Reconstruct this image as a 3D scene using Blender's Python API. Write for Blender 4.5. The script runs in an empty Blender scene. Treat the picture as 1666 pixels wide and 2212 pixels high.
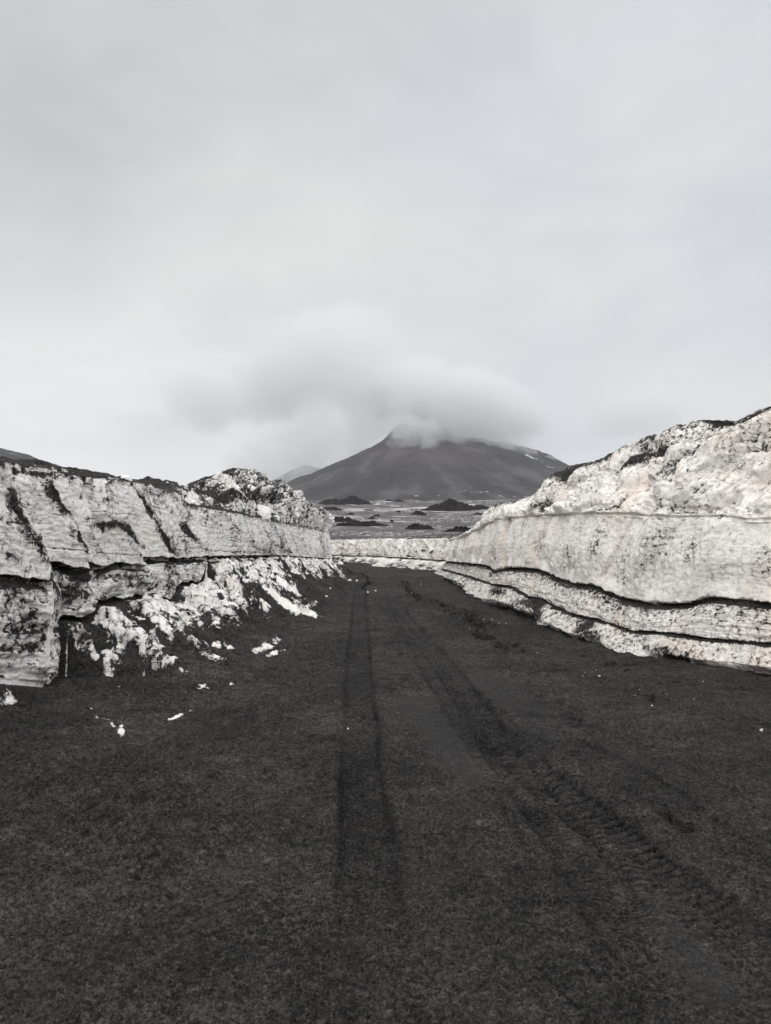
import bpy, bmesh, math, random
import numpy as np
from mathutils import Vector

# ------------------------------------------------------------------ camera, sky, sun, exposure
SC = bpy.context.scene
F = 1597.0; CU, CV = 833.0, 1106.0          # focal length and centre, in units of a 1666 x 2212 frame
EYE = 1.65                                   # eye height in metres
cam_d = bpy.data.cameras.new('camera'); cam = bpy.data.objects.new('camera', cam_d)
SC.collection.objects.link(cam); SC.camera = cam
cam.location = (0, 0, EYE); cam.rotation_euler = (math.radians(90), 0, 0)
cam_d.sensor_fit = 'VERTICAL'; cam_d.angle_y = 2 * math.atan(1106 / F)
cam_d.clip_start = 0.05; cam_d.clip_end = 20000

SUN_EL, SUN_AZ = math.radians(48), math.radians(205)
W = bpy.data.worlds.new('World'); SC.world = W; W.use_nodes = True
SC.view_settings.view_transform = 'Standard'; SC.view_settings.look = 'None'
SC.view_settings.exposure = 0.0; SC.view_settings.gamma = 1.0
SC.cycles.use_denoising = True
SC.cycles.volume_bounces = 4; SC.cycles.max_bounces = 8; SC.cycles.diffuse_bounces = 4
SC.cycles.volume_step_rate = 2.0; SC.cycles.volume_max_steps = 256

sl = bpy.data.lights.new('sun', 'SUN'); sl.energy = 0.6; sl.angle = math.radians(30); sl.color = (1, .97, .93)
so = bpy.data.objects.new('sun', sl); SC.collection.objects.link(so)
sd = Vector((math.sin(SUN_AZ) * math.cos(SUN_EL), math.cos(SUN_AZ) * math.cos(SUN_EL), math.sin(SUN_EL)))
so.rotation_euler = sd.to_track_quat('Z', 'Y').to_euler(); so.location = (-20, -40, 60)


class NT:
    """small helper for node trees"""
    def __init__(s, tree):
        s.t = tree; s.n = tree.nodes; s.l = tree.links
    def new(s, typ, props=None, **ins):
        n = s.n.new(typ)
        for k, v in (props or {}).items(): setattr(n, k, v)
        for k, v in ins.items():
            key = int(k[1:]) if k[0] == 'i' and k[1:].isdigit() else k.replace('_', ' ')
            s.put(n.inputs[key], v)
        return n
    def put(s, sock, v):
        if isinstance(v, bpy.types.NodeSocket): s.l.new(v, sock)
        elif isinstance(v, bpy.types.Node): s.l.new(v.outputs[0], sock)
        else: sock.default_value = v
    def math(s, op, a, b=0.0, c=None, clamp=False):
        n = s.n.new('ShaderNodeMath'); n.operation = op; n.use_clamp = clamp
        s.put(n.inputs[0], a); s.put(n.inputs[1], b)
        if c is not None: s.put(n.inputs[2], c)
        return n.outputs[0]
    def vmath(s, op, a, b=None):
        n = s.n.new('ShaderNodeVectorMath'); n.operation = op
        s.put(n.inputs[0], a)
        if b is not None: s.put(n.inputs[1], b)
        return n.outputs['Value'] if op in ('LENGTH', 'DOT_PRODUCT') else n.outputs[0]
    def noise(s, vec, scale, detail=4, rough=.5, dist=0.0, dim='3D'):
        n = s.new('ShaderNodeTexNoise', {'noise_dimensions': dim}, Scale=scale, Detail=detail, Roughness=rough, Distortion=dist)
        s.l.new(vec, n.inputs['Vector']); return n.outputs[0]
    def ramp(s, v, a, b, c=0.0, d=1.0, smooth=True):
        n = s.n.new('ShaderNodeMapRange'); n.interpolation_type = 'SMOOTHSTEP' if smooth else 'LINEAR'
        s.put(n.inputs[0], v)
        for i, x in enumerate((a, b, c, d)): s.put(n.inputs[i + 1], x)
        return n.outputs[0]
    def mix(s, f, a, b):
        n = s.n.new('ShaderNodeMix'); n.data_type = 'RGBA'
        s.put(n.inputs[0], f)
        s.put(n.inputs[6], a if not isinstance(a, tuple) else (*a, 1)); s.put(n.inputs[7], b if not isinstance(b, tuple) else (*b, 1))
        return n.outputs[2]
    def scale3(s, vec, sc):
        n = s.n.new('ShaderNodeMapping'); s.put(n.inputs[0], vec); n.inputs['Scale'].default_value = sc
        return n.outputs[0]


wt = NT(W.node_tree); W.node_tree.nodes.clear()
tc = wt.new('ShaderNodeTexCoord').outputs['Generated']
sky = wt.new('ShaderNodeTexSky', {'sky_type': 'NISHITA', 'sun_disc': False, 'sun_elevation': SUN_EL, 'sun_rotation': SUN_AZ})
sky_s = wt.vmath('MULTIPLY', sky.outputs[0], (.1, .1, .1))
sep = wt.new('ShaderNodeSeparateXYZ', i0=tc)
dx, dy, dz = sep.outputs
n1 = wt.noise(wt.scale3(tc, (1.0, 1.0, 2.2)), 2.1, 4, .45, .4)
n2 = wt.noise(wt.scale3(tc, (1.6, 1, 3.0)), 5.5, 5, .5, .5)
cl = wt.math('ADD', wt.math('MULTIPLY', wt.math('SUBTRACT', n1, .5), .34), wt.math('MULTIPLY', wt.math('SUBTRACT', n2, .5), .11))
# brighter low on the left near the horizon, slightly darker overhead in front; brightness added out of view behind, above and beside to light the walls
low = wt.ramp(dz, .0, .36, 1, 0)
left = wt.ramp(dx, -.55, .05, 1, 0)
glow = wt.math('MULTIPLY', wt.math('MULTIPLY', low, left), .16)
back = wt.ramp(dy, .55, -.35, 0, 1)
up = wt.ramp(dz, .58, .95, 0, 1)
side = wt.ramp(wt.math('ABSOLUTE', dx), .52, .85)
bu = wt.math('MAXIMUM', wt.math('MAXIMUM', back, up), wt.math('MULTIPLY', side, .75))
lum = wt.math('ADD', wt.math('SUBTRACT', wt.math('ADD', wt.math('ADD', .735, cl), glow), wt.math('MULTIPLY', wt.ramp(wt.math('SUBTRACT', dz, wt.math('MULTIPLY', dx, .5)), .36, .78), .13)), wt.math('MULTIPLY', bu, .95))
tint = wt.mix(wt.ramp(dx, -.3, .5, 0, 1), (.98, .995, 1.02), (.955, .985, 1.045))
tint = wt.mix(wt.ramp(n1, .42, .62, 0, 1), tint, (1.0, .997, .99))
colr = wt.vmath('SCALE', tint); colr.node.inputs['Scale'].default_value = 1
wt.l.new(lum, colr.node.inputs['Scale'])
mixc = wt.mix(.95, sky_s, colr)
bg = wt.new('ShaderNodeBackground', Color=mixc, Strength=1.0)
wt.new('ShaderNodeOutputWorld', Surface=bg.outputs[0])

# ------------------------------------------------------------------ numpy noise
_rng = np.random.RandomState(7)
_perm = _rng.permutation(256); _perm = np.concatenate([_perm, _perm])
_g = _rng.normal(size=(256, 3)); _g /= np.linalg.norm(_g, axis=1)[:, None]

_g = _g.astype(np.float32); _perm = _perm.astype(np.int32)
def perlin(x, y, z):
    shape = np.broadcast(x, y, z).shape
    x, y, z = [np.ascontiguousarray(np.broadcast_to(np.asarray(a, np.float32), shape)).reshape(-1) for a in (x, y, z)]
    out = np.empty(x.shape, np.float32)
    for s0 in range(0, len(x), 40000):                       # small blocks stay in the processor cache
        out[s0:s0 + 40000] = _perlin(x[s0:s0 + 40000], y[s0:s0 + 40000], z[s0:s0 + 40000])
    return out.reshape(shape).astype(np.float64)

def _perlin(x, y, z):
    fx, fy, fz = np.floor(x), np.floor(y), np.floor(z)
    xi, yi, zi = fx.astype(np.int32), fy.astype(np.int32), fz.astype(np.int32)
    xf, yf, zf = x - fx, y - fy, z - fz
    u, v, w = [t * t * t * (t * (t * 6 - 15) + 10) for t in (xf, yf, zf)]
    out = np.zeros_like(x)
    for i in (0, 1):
        a = _perm[(xi + i) & 255]; wi = u if i else 1 - u
        for j in (0, 1):
            b = _perm[(a + yi + j) & 255]; wj = wi * (v if j else 1 - v)
            for k in (0, 1):
                h = _perm[(b + zi + k) & 255]
                out += (_g[h, 0] * (xf - i) + _g[h, 1] * (yf - j) + _g[h, 2] * (zf - k)) * wj * (w if k else 1 - w)
    return out * 1.5

def fbm(x, y, z, oct=4, gain=.5, lac=2.03):
    o = 0; a = 1
    for i in range(oct):
        o = o + a * perlin(x + 17.3 * i, y - 9.1 * i, z + 4.7 * i); a *= gain; x, y, z = x * lac, y * lac, z * lac
    return o

def ridged(x, y, z, oct=4, gain=.5):
    o = 0; a = 1; t = 0
    for i in range(oct):
        o = o + a * (1 - np.abs(perlin(x + 7.3 * i, y + 3.1 * i, z - 4.7 * i)) * 2); t += a; a *= gain; x, y, z = x * 2.1, y * 2.1, z * 2.1
    return o / t

def billow(x, y, z, oct=3, gain=.5):
    o = 0; a = 1; t = 0
    for i in range(oct):
        o = o + a * np.abs(perlin(x + 5.3 * i, y + 31.1 * i, z - 2.7 * i)) * 2; t += a; a *= gain; x, y, z = x * 2.1, y * 2.1, z * 2.1
    return o / t

def worley(x, y, z):
    """F1, F2 and cell id of jittered 3-D cells"""
    xi, yi, zi = np.floor(x).astype(np.int64), np.floor(y).astype(np.int64), np.floor(z).astype(np.int64)
    f1 = np.full(x.shape, 9.); f2 = np.full(x.shape, 9.); cid = np.zeros(x.shape)
    for i in (-1, 0, 1):
        for j in (-1, 0, 1):
            for k in (-1, 0, 1):
                h = _perm[(_perm[(_perm[(xi + i) & 255] + yi + j) & 255] + zi + k) & 255]
                g = _g[h] * .45
                d = np.sqrt((xi + i + .5 + g[..., 0] - x) ** 2 + (yi + j + .5 + g[..., 1] - y) ** 2 + (zi + k + .5 + g[..., 2] - z) ** 2)
                nearer = d < f1
                f2 = np.where(nearer, f1, np.minimum(f2, d)); cid = np.where(nearer, h / 255., cid); f1 = np.where(nearer, d, f1)
    return f1, f2, cid

def sm(a, b, x):
    t = np.clip((x - a) / (b - a), 0, 1); return t * t * (3 - 2 * t)

def curve(pts):
    p = np.array(sorted(pts), float)
    return lambda u: np.interp(u, p[:, 0], p[:, 1])

def seg_dist(px, py, poly):
    """distance to a polyline and the position along it (0..1)"""
    best = np.full(np.shape(px), 1e9); along = np.zeros(np.shape(px)); n = len(poly) - 1
    for i in range(n):
        ax, ay = poly[i]; bx, by = poly[i + 1]
        vx, vy = bx - ax, by - ay
        t = np.clip(((px - ax) * vx + (py - ay) * vy) / (vx * vx + vy * vy + 1e-12), 0, 1)
        d = np.hypot(px - ax - t * vx, py - ay - t * vy)
        m = d < best; best = np.where(m, d, best); along = np.where(m, (i + t) / n, along)
    return best, along

# ------------------------------------------------------------------ scene helpers
def link(o, parent=None):
    SC.collection.objects.link(o)
    if parent: o.parent = parent
    return o

def tag(o, label=None, cat=None, group=None, kind=None):
    if label: o['label'] = label
    if cat: o['category'] = cat
    if group: o['group'] = group
    if kind: o['kind'] = kind
    return o

def grid_mesh(name, P, mat, attrs=None, flip=False):
    nr, nc, _ = P.shape
    me = bpy.data.meshes.new(name)
    me.vertices.add(nr * nc); me.vertices.foreach_set('co', P.reshape(-1).astype(np.float32))
    a = (np.arange(nr - 1)[:, None] * nc + np.arange(nc - 1)[None]).reshape(-1)
    q = np.stack([a, a + 1, a + nc + 1, a + nc], 1)
    if flip: q = q[:, ::-1]
    nf = len(q)
    me.loops.add(nf * 4); me.loops.foreach_set('vertex_index', q.reshape(-1).astype(np.int32))
    me.polygons.add(nf); me.polygons.foreach_set('loop_start', (np.arange(nf) * 4).astype(np.int32))
    me.polygons.foreach_set('use_smooth', np.ones(nf, bool))
    for k, v in (attrs or {}).items():
        at = me.attributes.new(k, 'FLOAT', 'POINT'); at.data.foreach_set('value', v.reshape(-1).astype(np.float32))
    me.update(calc_edges=True); me.validate()
    if mat: me.materials.append(mat)
    return link(bpy.data.objects.new(name, me))

def normals(P):
    du = np.gradient(P, axis=1); dv = np.gradient(P, axis=0)
    n = np.cross(du, dv); l = np.linalg.norm(n, axis=2, keepdims=True); return n / np.maximum(l, 1e-9)

def uv_of(P):
    y = np.maximum(P[..., 1], .3)
    return CU + F * P[..., 0] / y, CV - F * (P[..., 2] - EYE) / y

# ------------------------------------------------------------------ materials
def new_mat(name):
    m = bpy.data.materials.new(name); m.use_nodes = True; m.node_tree.nodes.clear(); return m, NT(m.node_tree)

def ash_colour(t, pos):
    """black volcanic sand: returns colour and a height for the bump"""
    a = t.noise(pos, 1.1, 5, .55); b = t.noise(pos, 30, 5, .75); c = t.noise(pos, 130, 3, .7); e = t.noise(pos, 7, 6, .75, .4)
    v = t.math('ADD', t.math('MULTIPLY', a, .25), t.math('ADD', t.math('MULTIPLY', b, .45), t.math('ADD', t.math('MULTIPLY', c, .35), t.math('MULTIPLY', e, .35))))
    col = t.mix(t.ramp(v, .59, .83), (.0095, .0092, .0090), (.080, .0745, .0705))
    col = t.mix(t.ramp(t.noise(pos, .45, 5, .65), .38, .66, 0, .45), col, (.026, .0252, .0245))
    for gs, lo_, hi_ in ((92., .45, 1.70), (40., .78, 1.22)):
        gv = t.new('ShaderNodeTexVoronoi', {'feature': 'F1'}, Vector=pos, Scale=gs, Randomness=1.)
        gr = t.new('ShaderNodeSeparateColor', Color=gv.outputs['Color']).outputs[0]
        gm = t.vmath('SCALE', col); t.l.new(t.ramp(gr, 0, 1, lo_, hi_, False), gm.node.inputs['Scale']); col = gm
    br = t.ramp(t.noise(pos, 2.3, 4, .6, .5), .5, .68)
    col = t.mix(t.math('MULTIPLY', br, .35), col, (.033, .027, .024))
    return col, t.math('ADD', t.math('MULTIPLY', b, .9), t.math('ADD', t.math('MULTIPLY', c, .35), t.math('MULTIPLY', e, 1.4)))

def snow_mat(name, base, warm, grey, speck=1.6, line=.28, line_scale=13., warm_amt=.5, nscale=9., crackle=.3, crack_scale=7.):
    """old layered snow with ash: attributes ash (cover), strat (height in the layers), along (metres along the wall)"""
    m, t = new_mat(name)
    pos = t.new('ShaderNodeNewGeometry').outputs['Position']
    ash = t.new('ShaderNodeAttribute', {'attribute_name': 'ash'}).outputs['Fac']
    strat = t.new('ShaderNodeAttribute', {'attribute_name': 'strat'}).outputs['Fac']
    along = t.new('ShaderNodeAttribute', {'attribute_name': 'along'}).outputs['Fac']
    lay = t.new('ShaderNodeAttribute', {'attribute_name': 'layer'}).outputs['Fac']
    sv = t.new('ShaderNodeCombineXYZ', X=t.math('MULTIPLY', along, 1.0), Y=t.math('MULTIPLY', strat, 9.0), Z=0.0).outputs[0]
    wob = t.noise(sv, .7, 3, .5)
    sv2 = t.new('ShaderNodeCombineXYZ', X=t.math('MULTIPLY', along, .9), Y=t.math('ADD', t.math('MULTIPLY', strat, line_scale), t.math('MULTIPLY', wob, 1.2)), Z=3.1).outputs[0]
    ln = t.noise(sv2, 1.0, 4, .6)
    thin = t.math('SUBTRACT', 1.0, t.ramp(t.math('ABSOLUTE', t.math('SUBTRACT', ln, .5)), 0.0, .028))
    thin = t.math('MULTIPLY', t.math('MULTIPLY', thin, lay), t.ramp(t.noise(pos, 1.3, 4, .65), .44, .66, .0, 1))
    fine = t.noise(pos, nscale, 7, .68, .25)
    wv = t.n.new('ShaderNodeTexNoise'); wv.inputs['Scale'].default_value = 5; wv.inputs['Detail'].default_value = 4; t.l.new(pos, wv.inputs['Vector'])
    wpos = t.vmath('ADD', t.scale3(pos, (1, 1, 1.35)), t.vmath('MULTIPLY', wv.outputs['Color'], (.28, .28, .28)))
    ed = None
    for vs, wd in ((crack_scale, .055), (crack_scale * 2.4, .07)):
        vo = t.new('ShaderNodeTexVoronoi', {'feature': 'DISTANCE_TO_EDGE'}, Vector=wpos, Scale=vs, Randomness=1.)
        e1 = t.ramp(vo.outputs[0], 0, wd, 1, 0); e1 = t.math('MULTIPLY', e1, t.ramp(t.noise(pos, vs * .35 + 1, 3, .6), .42, .60))
        ed = e1 if ed is None else t.math('MAXIMUM', ed, t.math('MULTIPLY', e1, .8))
    ash = t.math('ADD', ash, t.math('MULTIPLY', t.math('MULTIPLY', ed, t.ramp(ash, .0, .22)), crackle))
    val = t.math('ADD', t.math('ADD', ash, t.math('MULTIPLY', thin, line)), t.math('MULTIPLY', t.math('SUBTRACT', fine, .5), speck))
    mask = t.ramp(val, .44, .56)
    # snow colour
    w = t.ramp(t.noise(t.scale3(pos, (1, 1, .6)), .9, 5, .6, .6), .46, .66)
    g = t.ramp(t.noise(pos, 2.6, 6, .65), .40, .70)
    col = t.mix(t.math('MULTIPLY', g, .55), base, grey)
    col = t.mix(t.math('MULTIPLY', w, warm_amt), col, warm)
    band = t.ramp(ln, .35, .65)
    col = t.mix(t.math('MULTIPLY', t.math('MULTIPLY', band, lay), .16), col, grey)
    grit = t.noise(pos, 55, 4, .75)
    col = t.mix(t.math('MULTIPLY', t.ramp(grit, .55, .72), .5), col, tuple(x * .35 for x in grey))
    dirt = t.ramp(val, .12, .44)
    col = t.mix(t.math('MULTIPLY', dirt, .45), col, (.13, .12, .112))
    ac, ah = ash_colour(t, pos)
    col = t.mix(mask, col, ac)
    h = t.math('ADD', t.math('MULTIPLY', fine, .45), t.math('MULTIPLY', grit, .2))
    h = t.math('ADD', h, t.math('MULTIPLY', t.math('MULTIPLY', ln, lay), .22))
    h = t.math('ADD', h, t.math('MULTIPLY', mask, t.math('ADD', t.math('MULTIPLY', ah, .45), -.4)))
    bp = t.new('ShaderNodeBump', Strength=.75, Distance=.045, Height=h)
    b = t.new('ShaderNodeBsdfPrincipled', Base_Color=col, Roughness=t.ramp(mask, 0, 1, .72, .92), Normal=bp.outputs[0])
    t.l.new(t.ramp(mask, 0, 1, .22, .12), b.inputs['Specular IOR Level'])
    t.new('ShaderNodeOutputMaterial', Surface=b.outputs[0])
    return m

M_left = snow_mat('left_snow', (.875, .85, .81), (.81, .72, .64), (.68, .66, .64), speck=2.0, line=.60, line_scale=17, warm_amt=.5, nscale=13, crackle=.42, crack_scale=7.)
M_right = snow_mat('right_snow', (.895, .855, .805), (.81, .70, .61), (.68, .645, .615), speck=1.8, line=.34, line_scale=24, warm_amt=.7, nscale=18, crackle=.30, crack_scale=6.)
M_far = snow_mat('far_snow', (.80, .77, .725), (.72, .64, .56), (.52, .51, .49), speck=1.4, line=.22, line_scale=9, warm_amt=.5, nscale=4)

def chunk_mat():
    m, t = new_mat('ice_chunk')
    tcx = t.new('ShaderNodeTexCoord').outputs['Object']
    n = t.noise(tcx, 6, 6, .65); n2 = t.noise(tcx, 2.5, 3, .6)
    col = t.mix(t.ramp(n, .35, .7), (.86, .85, .83), (.60, .58, .555))
    nz = t.new('ShaderNodeSeparateXYZ', i0=t.new('ShaderNodeNewGeometry').outputs['Normal']).outputs[2]
    v = t.math('ADD', t.math('MULTIPLY', t.ramp(nz, .3, 1.0), .30), t.math('MULTIPLY', n, 1.0))
    col = t.mix(t.ramp(v, .76, .82), col, (.025, .024, .023))
    bp = t.new('ShaderNodeBump', Strength=.6, Distance=.03, Height=n)
    b = t.new('ShaderNodeBsdfPrincipled', Base_Color=col, Roughness=.6, Normal=bp.outputs[0])
    t.new('ShaderNodeOutputMaterial', Surface=b.outputs[0]); return m
M_chunk = chunk_mat()

def road_mat():
    m, t = new_mat('black_sand')
    pos = t.new('ShaderNodeNewGeometry').outputs['Position']
    at = t.new('ShaderNodeAttribute', {'attribute_name': 'track'}).outputs['Fac']
    ac, ah = ash_colour(t, pos)
    col = ac
    col = t.mix(t.math('MULTIPLY', t.math('MULTIPLY', t.math('MAXIMUM', at, 0.0), t.ramp(t.noise(pos, 3.5, 5, .7), .30, .55, .35, 1)), 1.0), col, (.0075, .0075, .008))
    col = t.mix(t.math('MULTIPLY', t.math('MAXIMUM', t.math('MULTIPLY', at, -1.0), 0.0), .7), col, (.034, .033, .0325))
    # pebbles
    vor = t.new('ShaderNodeTexVoronoi', {'feature': 'F1'}, Vector=pos, Scale=62., Randomness=1.)
    peb = t.ramp(vor.outputs['Distance'], .1, .55, 1, 0)
    rnd = t.new('ShaderNodeSeparateColor', Color=vor.outputs['Color']).outputs[0]
    col = t.mix(t.math('MULTIPLY', t.math('MULTIPLY', peb, t.ramp(rnd, .45, 1.0)), .65), col, (.12, .108, .102))
    h = t.math('ADD', ah, t.math('MULTIPLY', peb, .5))
    bp = t.new('ShaderNodeBump', Strength=1.0, Distance=.022, Height=h)
    b = t.new('ShaderNodeBsdfPrincipled', Base_Color=col, Roughness=.9, Normal=bp.outputs[0])
    b.inputs['Specular IOR Level'].default_value = .15
    t.new('ShaderNodeOutputMaterial', Surface=b.outputs[0]); return m
M_road = road_mat()

def field_mat():
    m, t = new_mat('ash_speckled_snow')
    pos = t.new('ShaderNodeNewGeometry').outputs['Position']
    cov = t.new('ShaderNodeAttribute', {'attribute_name': 'ash'}).outputs['Fac']
    ps = t.scale3(pos, (1, .22, 1)); f = t.noise(ps, 1.3, 9, .75, .2); g = t.noise(ps, .22, 7, .75); k = t.noise(pos, .012, 6, .65)
    v = t.math('ADD', cov, t.math('ADD', t.math('MULTIPLY', t.math('SUBTRACT', f, .5), 2.0),
               t.math('ADD', t.math('MULTIPLY', t.math('SUBTRACT', g, .5), .9), t.math('MULTIPLY', t.math('SUBTRACT', k, .5), .9))))
    col = t.mix(t.ramp(v, .36, .66), (.44, .425, .415), (.060, .053, .053))
    bp = t.new('ShaderNodeBump', Strength=.7, Distance=.25, Height=f)
    b = t.new('ShaderNodeBsdfPrincipled', Base_Color=col, Roughness=.85, Normal=bp.outputs[0])
    t.new('ShaderNodeOutputMaterial', Surface=b.outputs[0]); return m
M_field = field_mat()

def rock_mat():
    m, t = new_mat('dark_lava')
    pos = t.new('ShaderNodeNewGeometry').outputs['Position']
    n = t.noise(pos, .5, 8, .7)
    col = t.mix(t.ramp(n, .35, .7), (.013, .012, .012), (.036, .031, .031))
    bp = t.new('ShaderNodeBump', Strength=.9, Distance=.4, Height=n)
    b = t.new('ShaderNodeBsdfPrincipled', Base_Color=col, Roughness=.95, Normal=bp.outputs[0])
    b.inputs['Specular IOR Level'].default_value = .1
    t.new('ShaderNodeOutputMaterial', Surface=b.outputs[0]); return m
M_rock = rock_mat()

def mountain_mat():
    m, t = new_mat('volcano_ash')
    pos = t.new('ShaderNodeNewGeometry').outputs['Position']
    sn = t.new('ShaderNodeAttribute', {'attribute_name': 'snow'}).outputs['Fac']
    red = t.new('ShaderNodeAttribute', {'attribute_name': 'red'}).outputs['Fac']
    n = t.noise(pos, .006, 8, .62, .5); n3 = t.noise(t.scale3(pos, (.6, .15, 1.6)), .08, 8, .75)
    col = t.mix(t.ramp(n, .35, .68), (.030, .0285, .031), (.066, .063, .064))
    tone = t.new('ShaderNodeAttribute', {'attribute_name': 'tone'}).outputs['Fac']
    col = t.mix(t.ramp(tone, -.5, .6), (.026, .025, .028), col); col = t.mix(t.ramp(tone, .1, .8, 0, .6), col, (.086, .083, .082))
    col = t.mix(t.math('MULTIPLY', red, t.ramp(n, .3, .6)), col, (.078, .060, .059))
    v = t.math('ADD', sn, t.math('MULTIPLY', t.math('SUBTRACT', n3, .5), 1.7))
    col = t.mix(t.ramp(v, .5, .58), col, (.55, .55, .56))
    b = t.new('ShaderNodeBsdfPrincipled', Base_Color=col, Roughness=.95)
    b.inputs['Specular IOR Level'].default_value = .05
    t.new('ShaderNodeOutputMaterial', Surface=b.outputs[0]); return m
M_mount = mountain_mat()

# ------------------------------------------------------------------ the road of black sand
GS = -0.0213
def xf(y): return -4.23 + .092 * y                     # foot line of the left snow face
def road_low(x, y):
    z = GS * y + .035 * fbm(x * .35, y * .22, 3.3, 3)
    z = z + .10 * np.exp(-(((x + 1.5) / .8) ** 2 + ((y - 4.6) / .7) ** 2)) * (1 + .5 * fbm(x * 2, y * 2, 1., 3))
    z = z + .20 * sm(-1.9, -4.5, x) * sm(9, 3, y)
    return z

def relief(X, Y):
    far = np.clip(Y / 5, .5, 2.2)
    left = sm(.2, -2.2, X)
    return (.0170 + .012 * left) * fbm(X * 4.5, Y * 8, .7, 4) * far + .0130 * (billow(X * 17, Y * 24, 1.7, 3) - .4) + .03 * left * fbm(X * 1.4, Y * 1.8, 5.7, 3)

def to_ground(pts):
    out = []
    for u, v in pts:
        Y = EYE / ((v - CV) / F + GS)
        out.append(((u - CU) / F * Y, Y))
    return out

TRACKS = [  # (centre line in the frame, tread half width m, rut depth m, tread strength)
    ([(779, 1262), (777, 1290), (776, 1350), (775, 1450), (777, 1550), (780, 1650), (786, 1750), (795, 1850), (800, 1950), (804, 2100)], .155, .018, 1.),
    ([(845, 1275), (853, 1300), (875, 1340), (935, 1410), (985, 1475), (1040, 1550), (1085, 1620), (1160, 1720), (1245, 1830), (1310, 1930), (1370, 2050), (1450, 2212)], .16, .018, 1.),
    ([(815, 1285), (850, 1330), (905, 1400), (950, 1480), (1010, 1570), (1070, 1650), (1110, 1720), (1190, 1850)], .13, .010, .7),
    ([(1060, 1570), (1150, 1660), (1250, 1740), (1330, 1810), (1440, 1900), (1560, 2000), (1700, 2120)], .17, .018, 1.),
    ([(1090, 1530), (1200, 1590), (1320, 1650), (1430, 1720), (1560, 1830), (1700, 1960)], .16, .012, .5),
    ([(1180, 1540), (1330, 1600), (1470, 1670), (1600, 1750), (1760, 1860)], .15, .010, .3),
]
SMOOTH = [([(1140, 1690), (1250, 1790), (1340, 1880), (1460, 2020), (1580, 2212)], .13),
          ([(1010, 1440), (1120, 1520), (1230, 1600)], .25), ([(880, 1500), (960, 1600), (1060, 1700)], .22)]
HOLES = [([(868, 1255), (885, 1275), (897, 1292), (912, 1300)], .08), ([(925, 1295), (960, 1310), (1000, 1318), (1030, 1325)], .06),
         ([(960, 1320), (1000, 1328), (1025, 1340)], .06), ([(1020, 1338), (1035, 1350), (1046, 1362)], .15), ([(1040, 1348), (1058, 1352)], .10),
         ([(1030, 1370), (1048, 1376), (1042, 1386)], .13), ([(1090, 1392), (1115, 1400)], .07), ([(1075, 1398), (1095, 1408)], .07),
         ([(1130, 1410), (1160, 1420)], .04), ([(1300, 1430), (1322, 1440)], .05), ([(1400, 1505), (1412, 1520)], .06), ([(1430, 1760), (1475, 1785), (1482, 1800)], .035),
         ([(780, 1237), (800, 1262), (784, 1268)], .05)]

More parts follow.
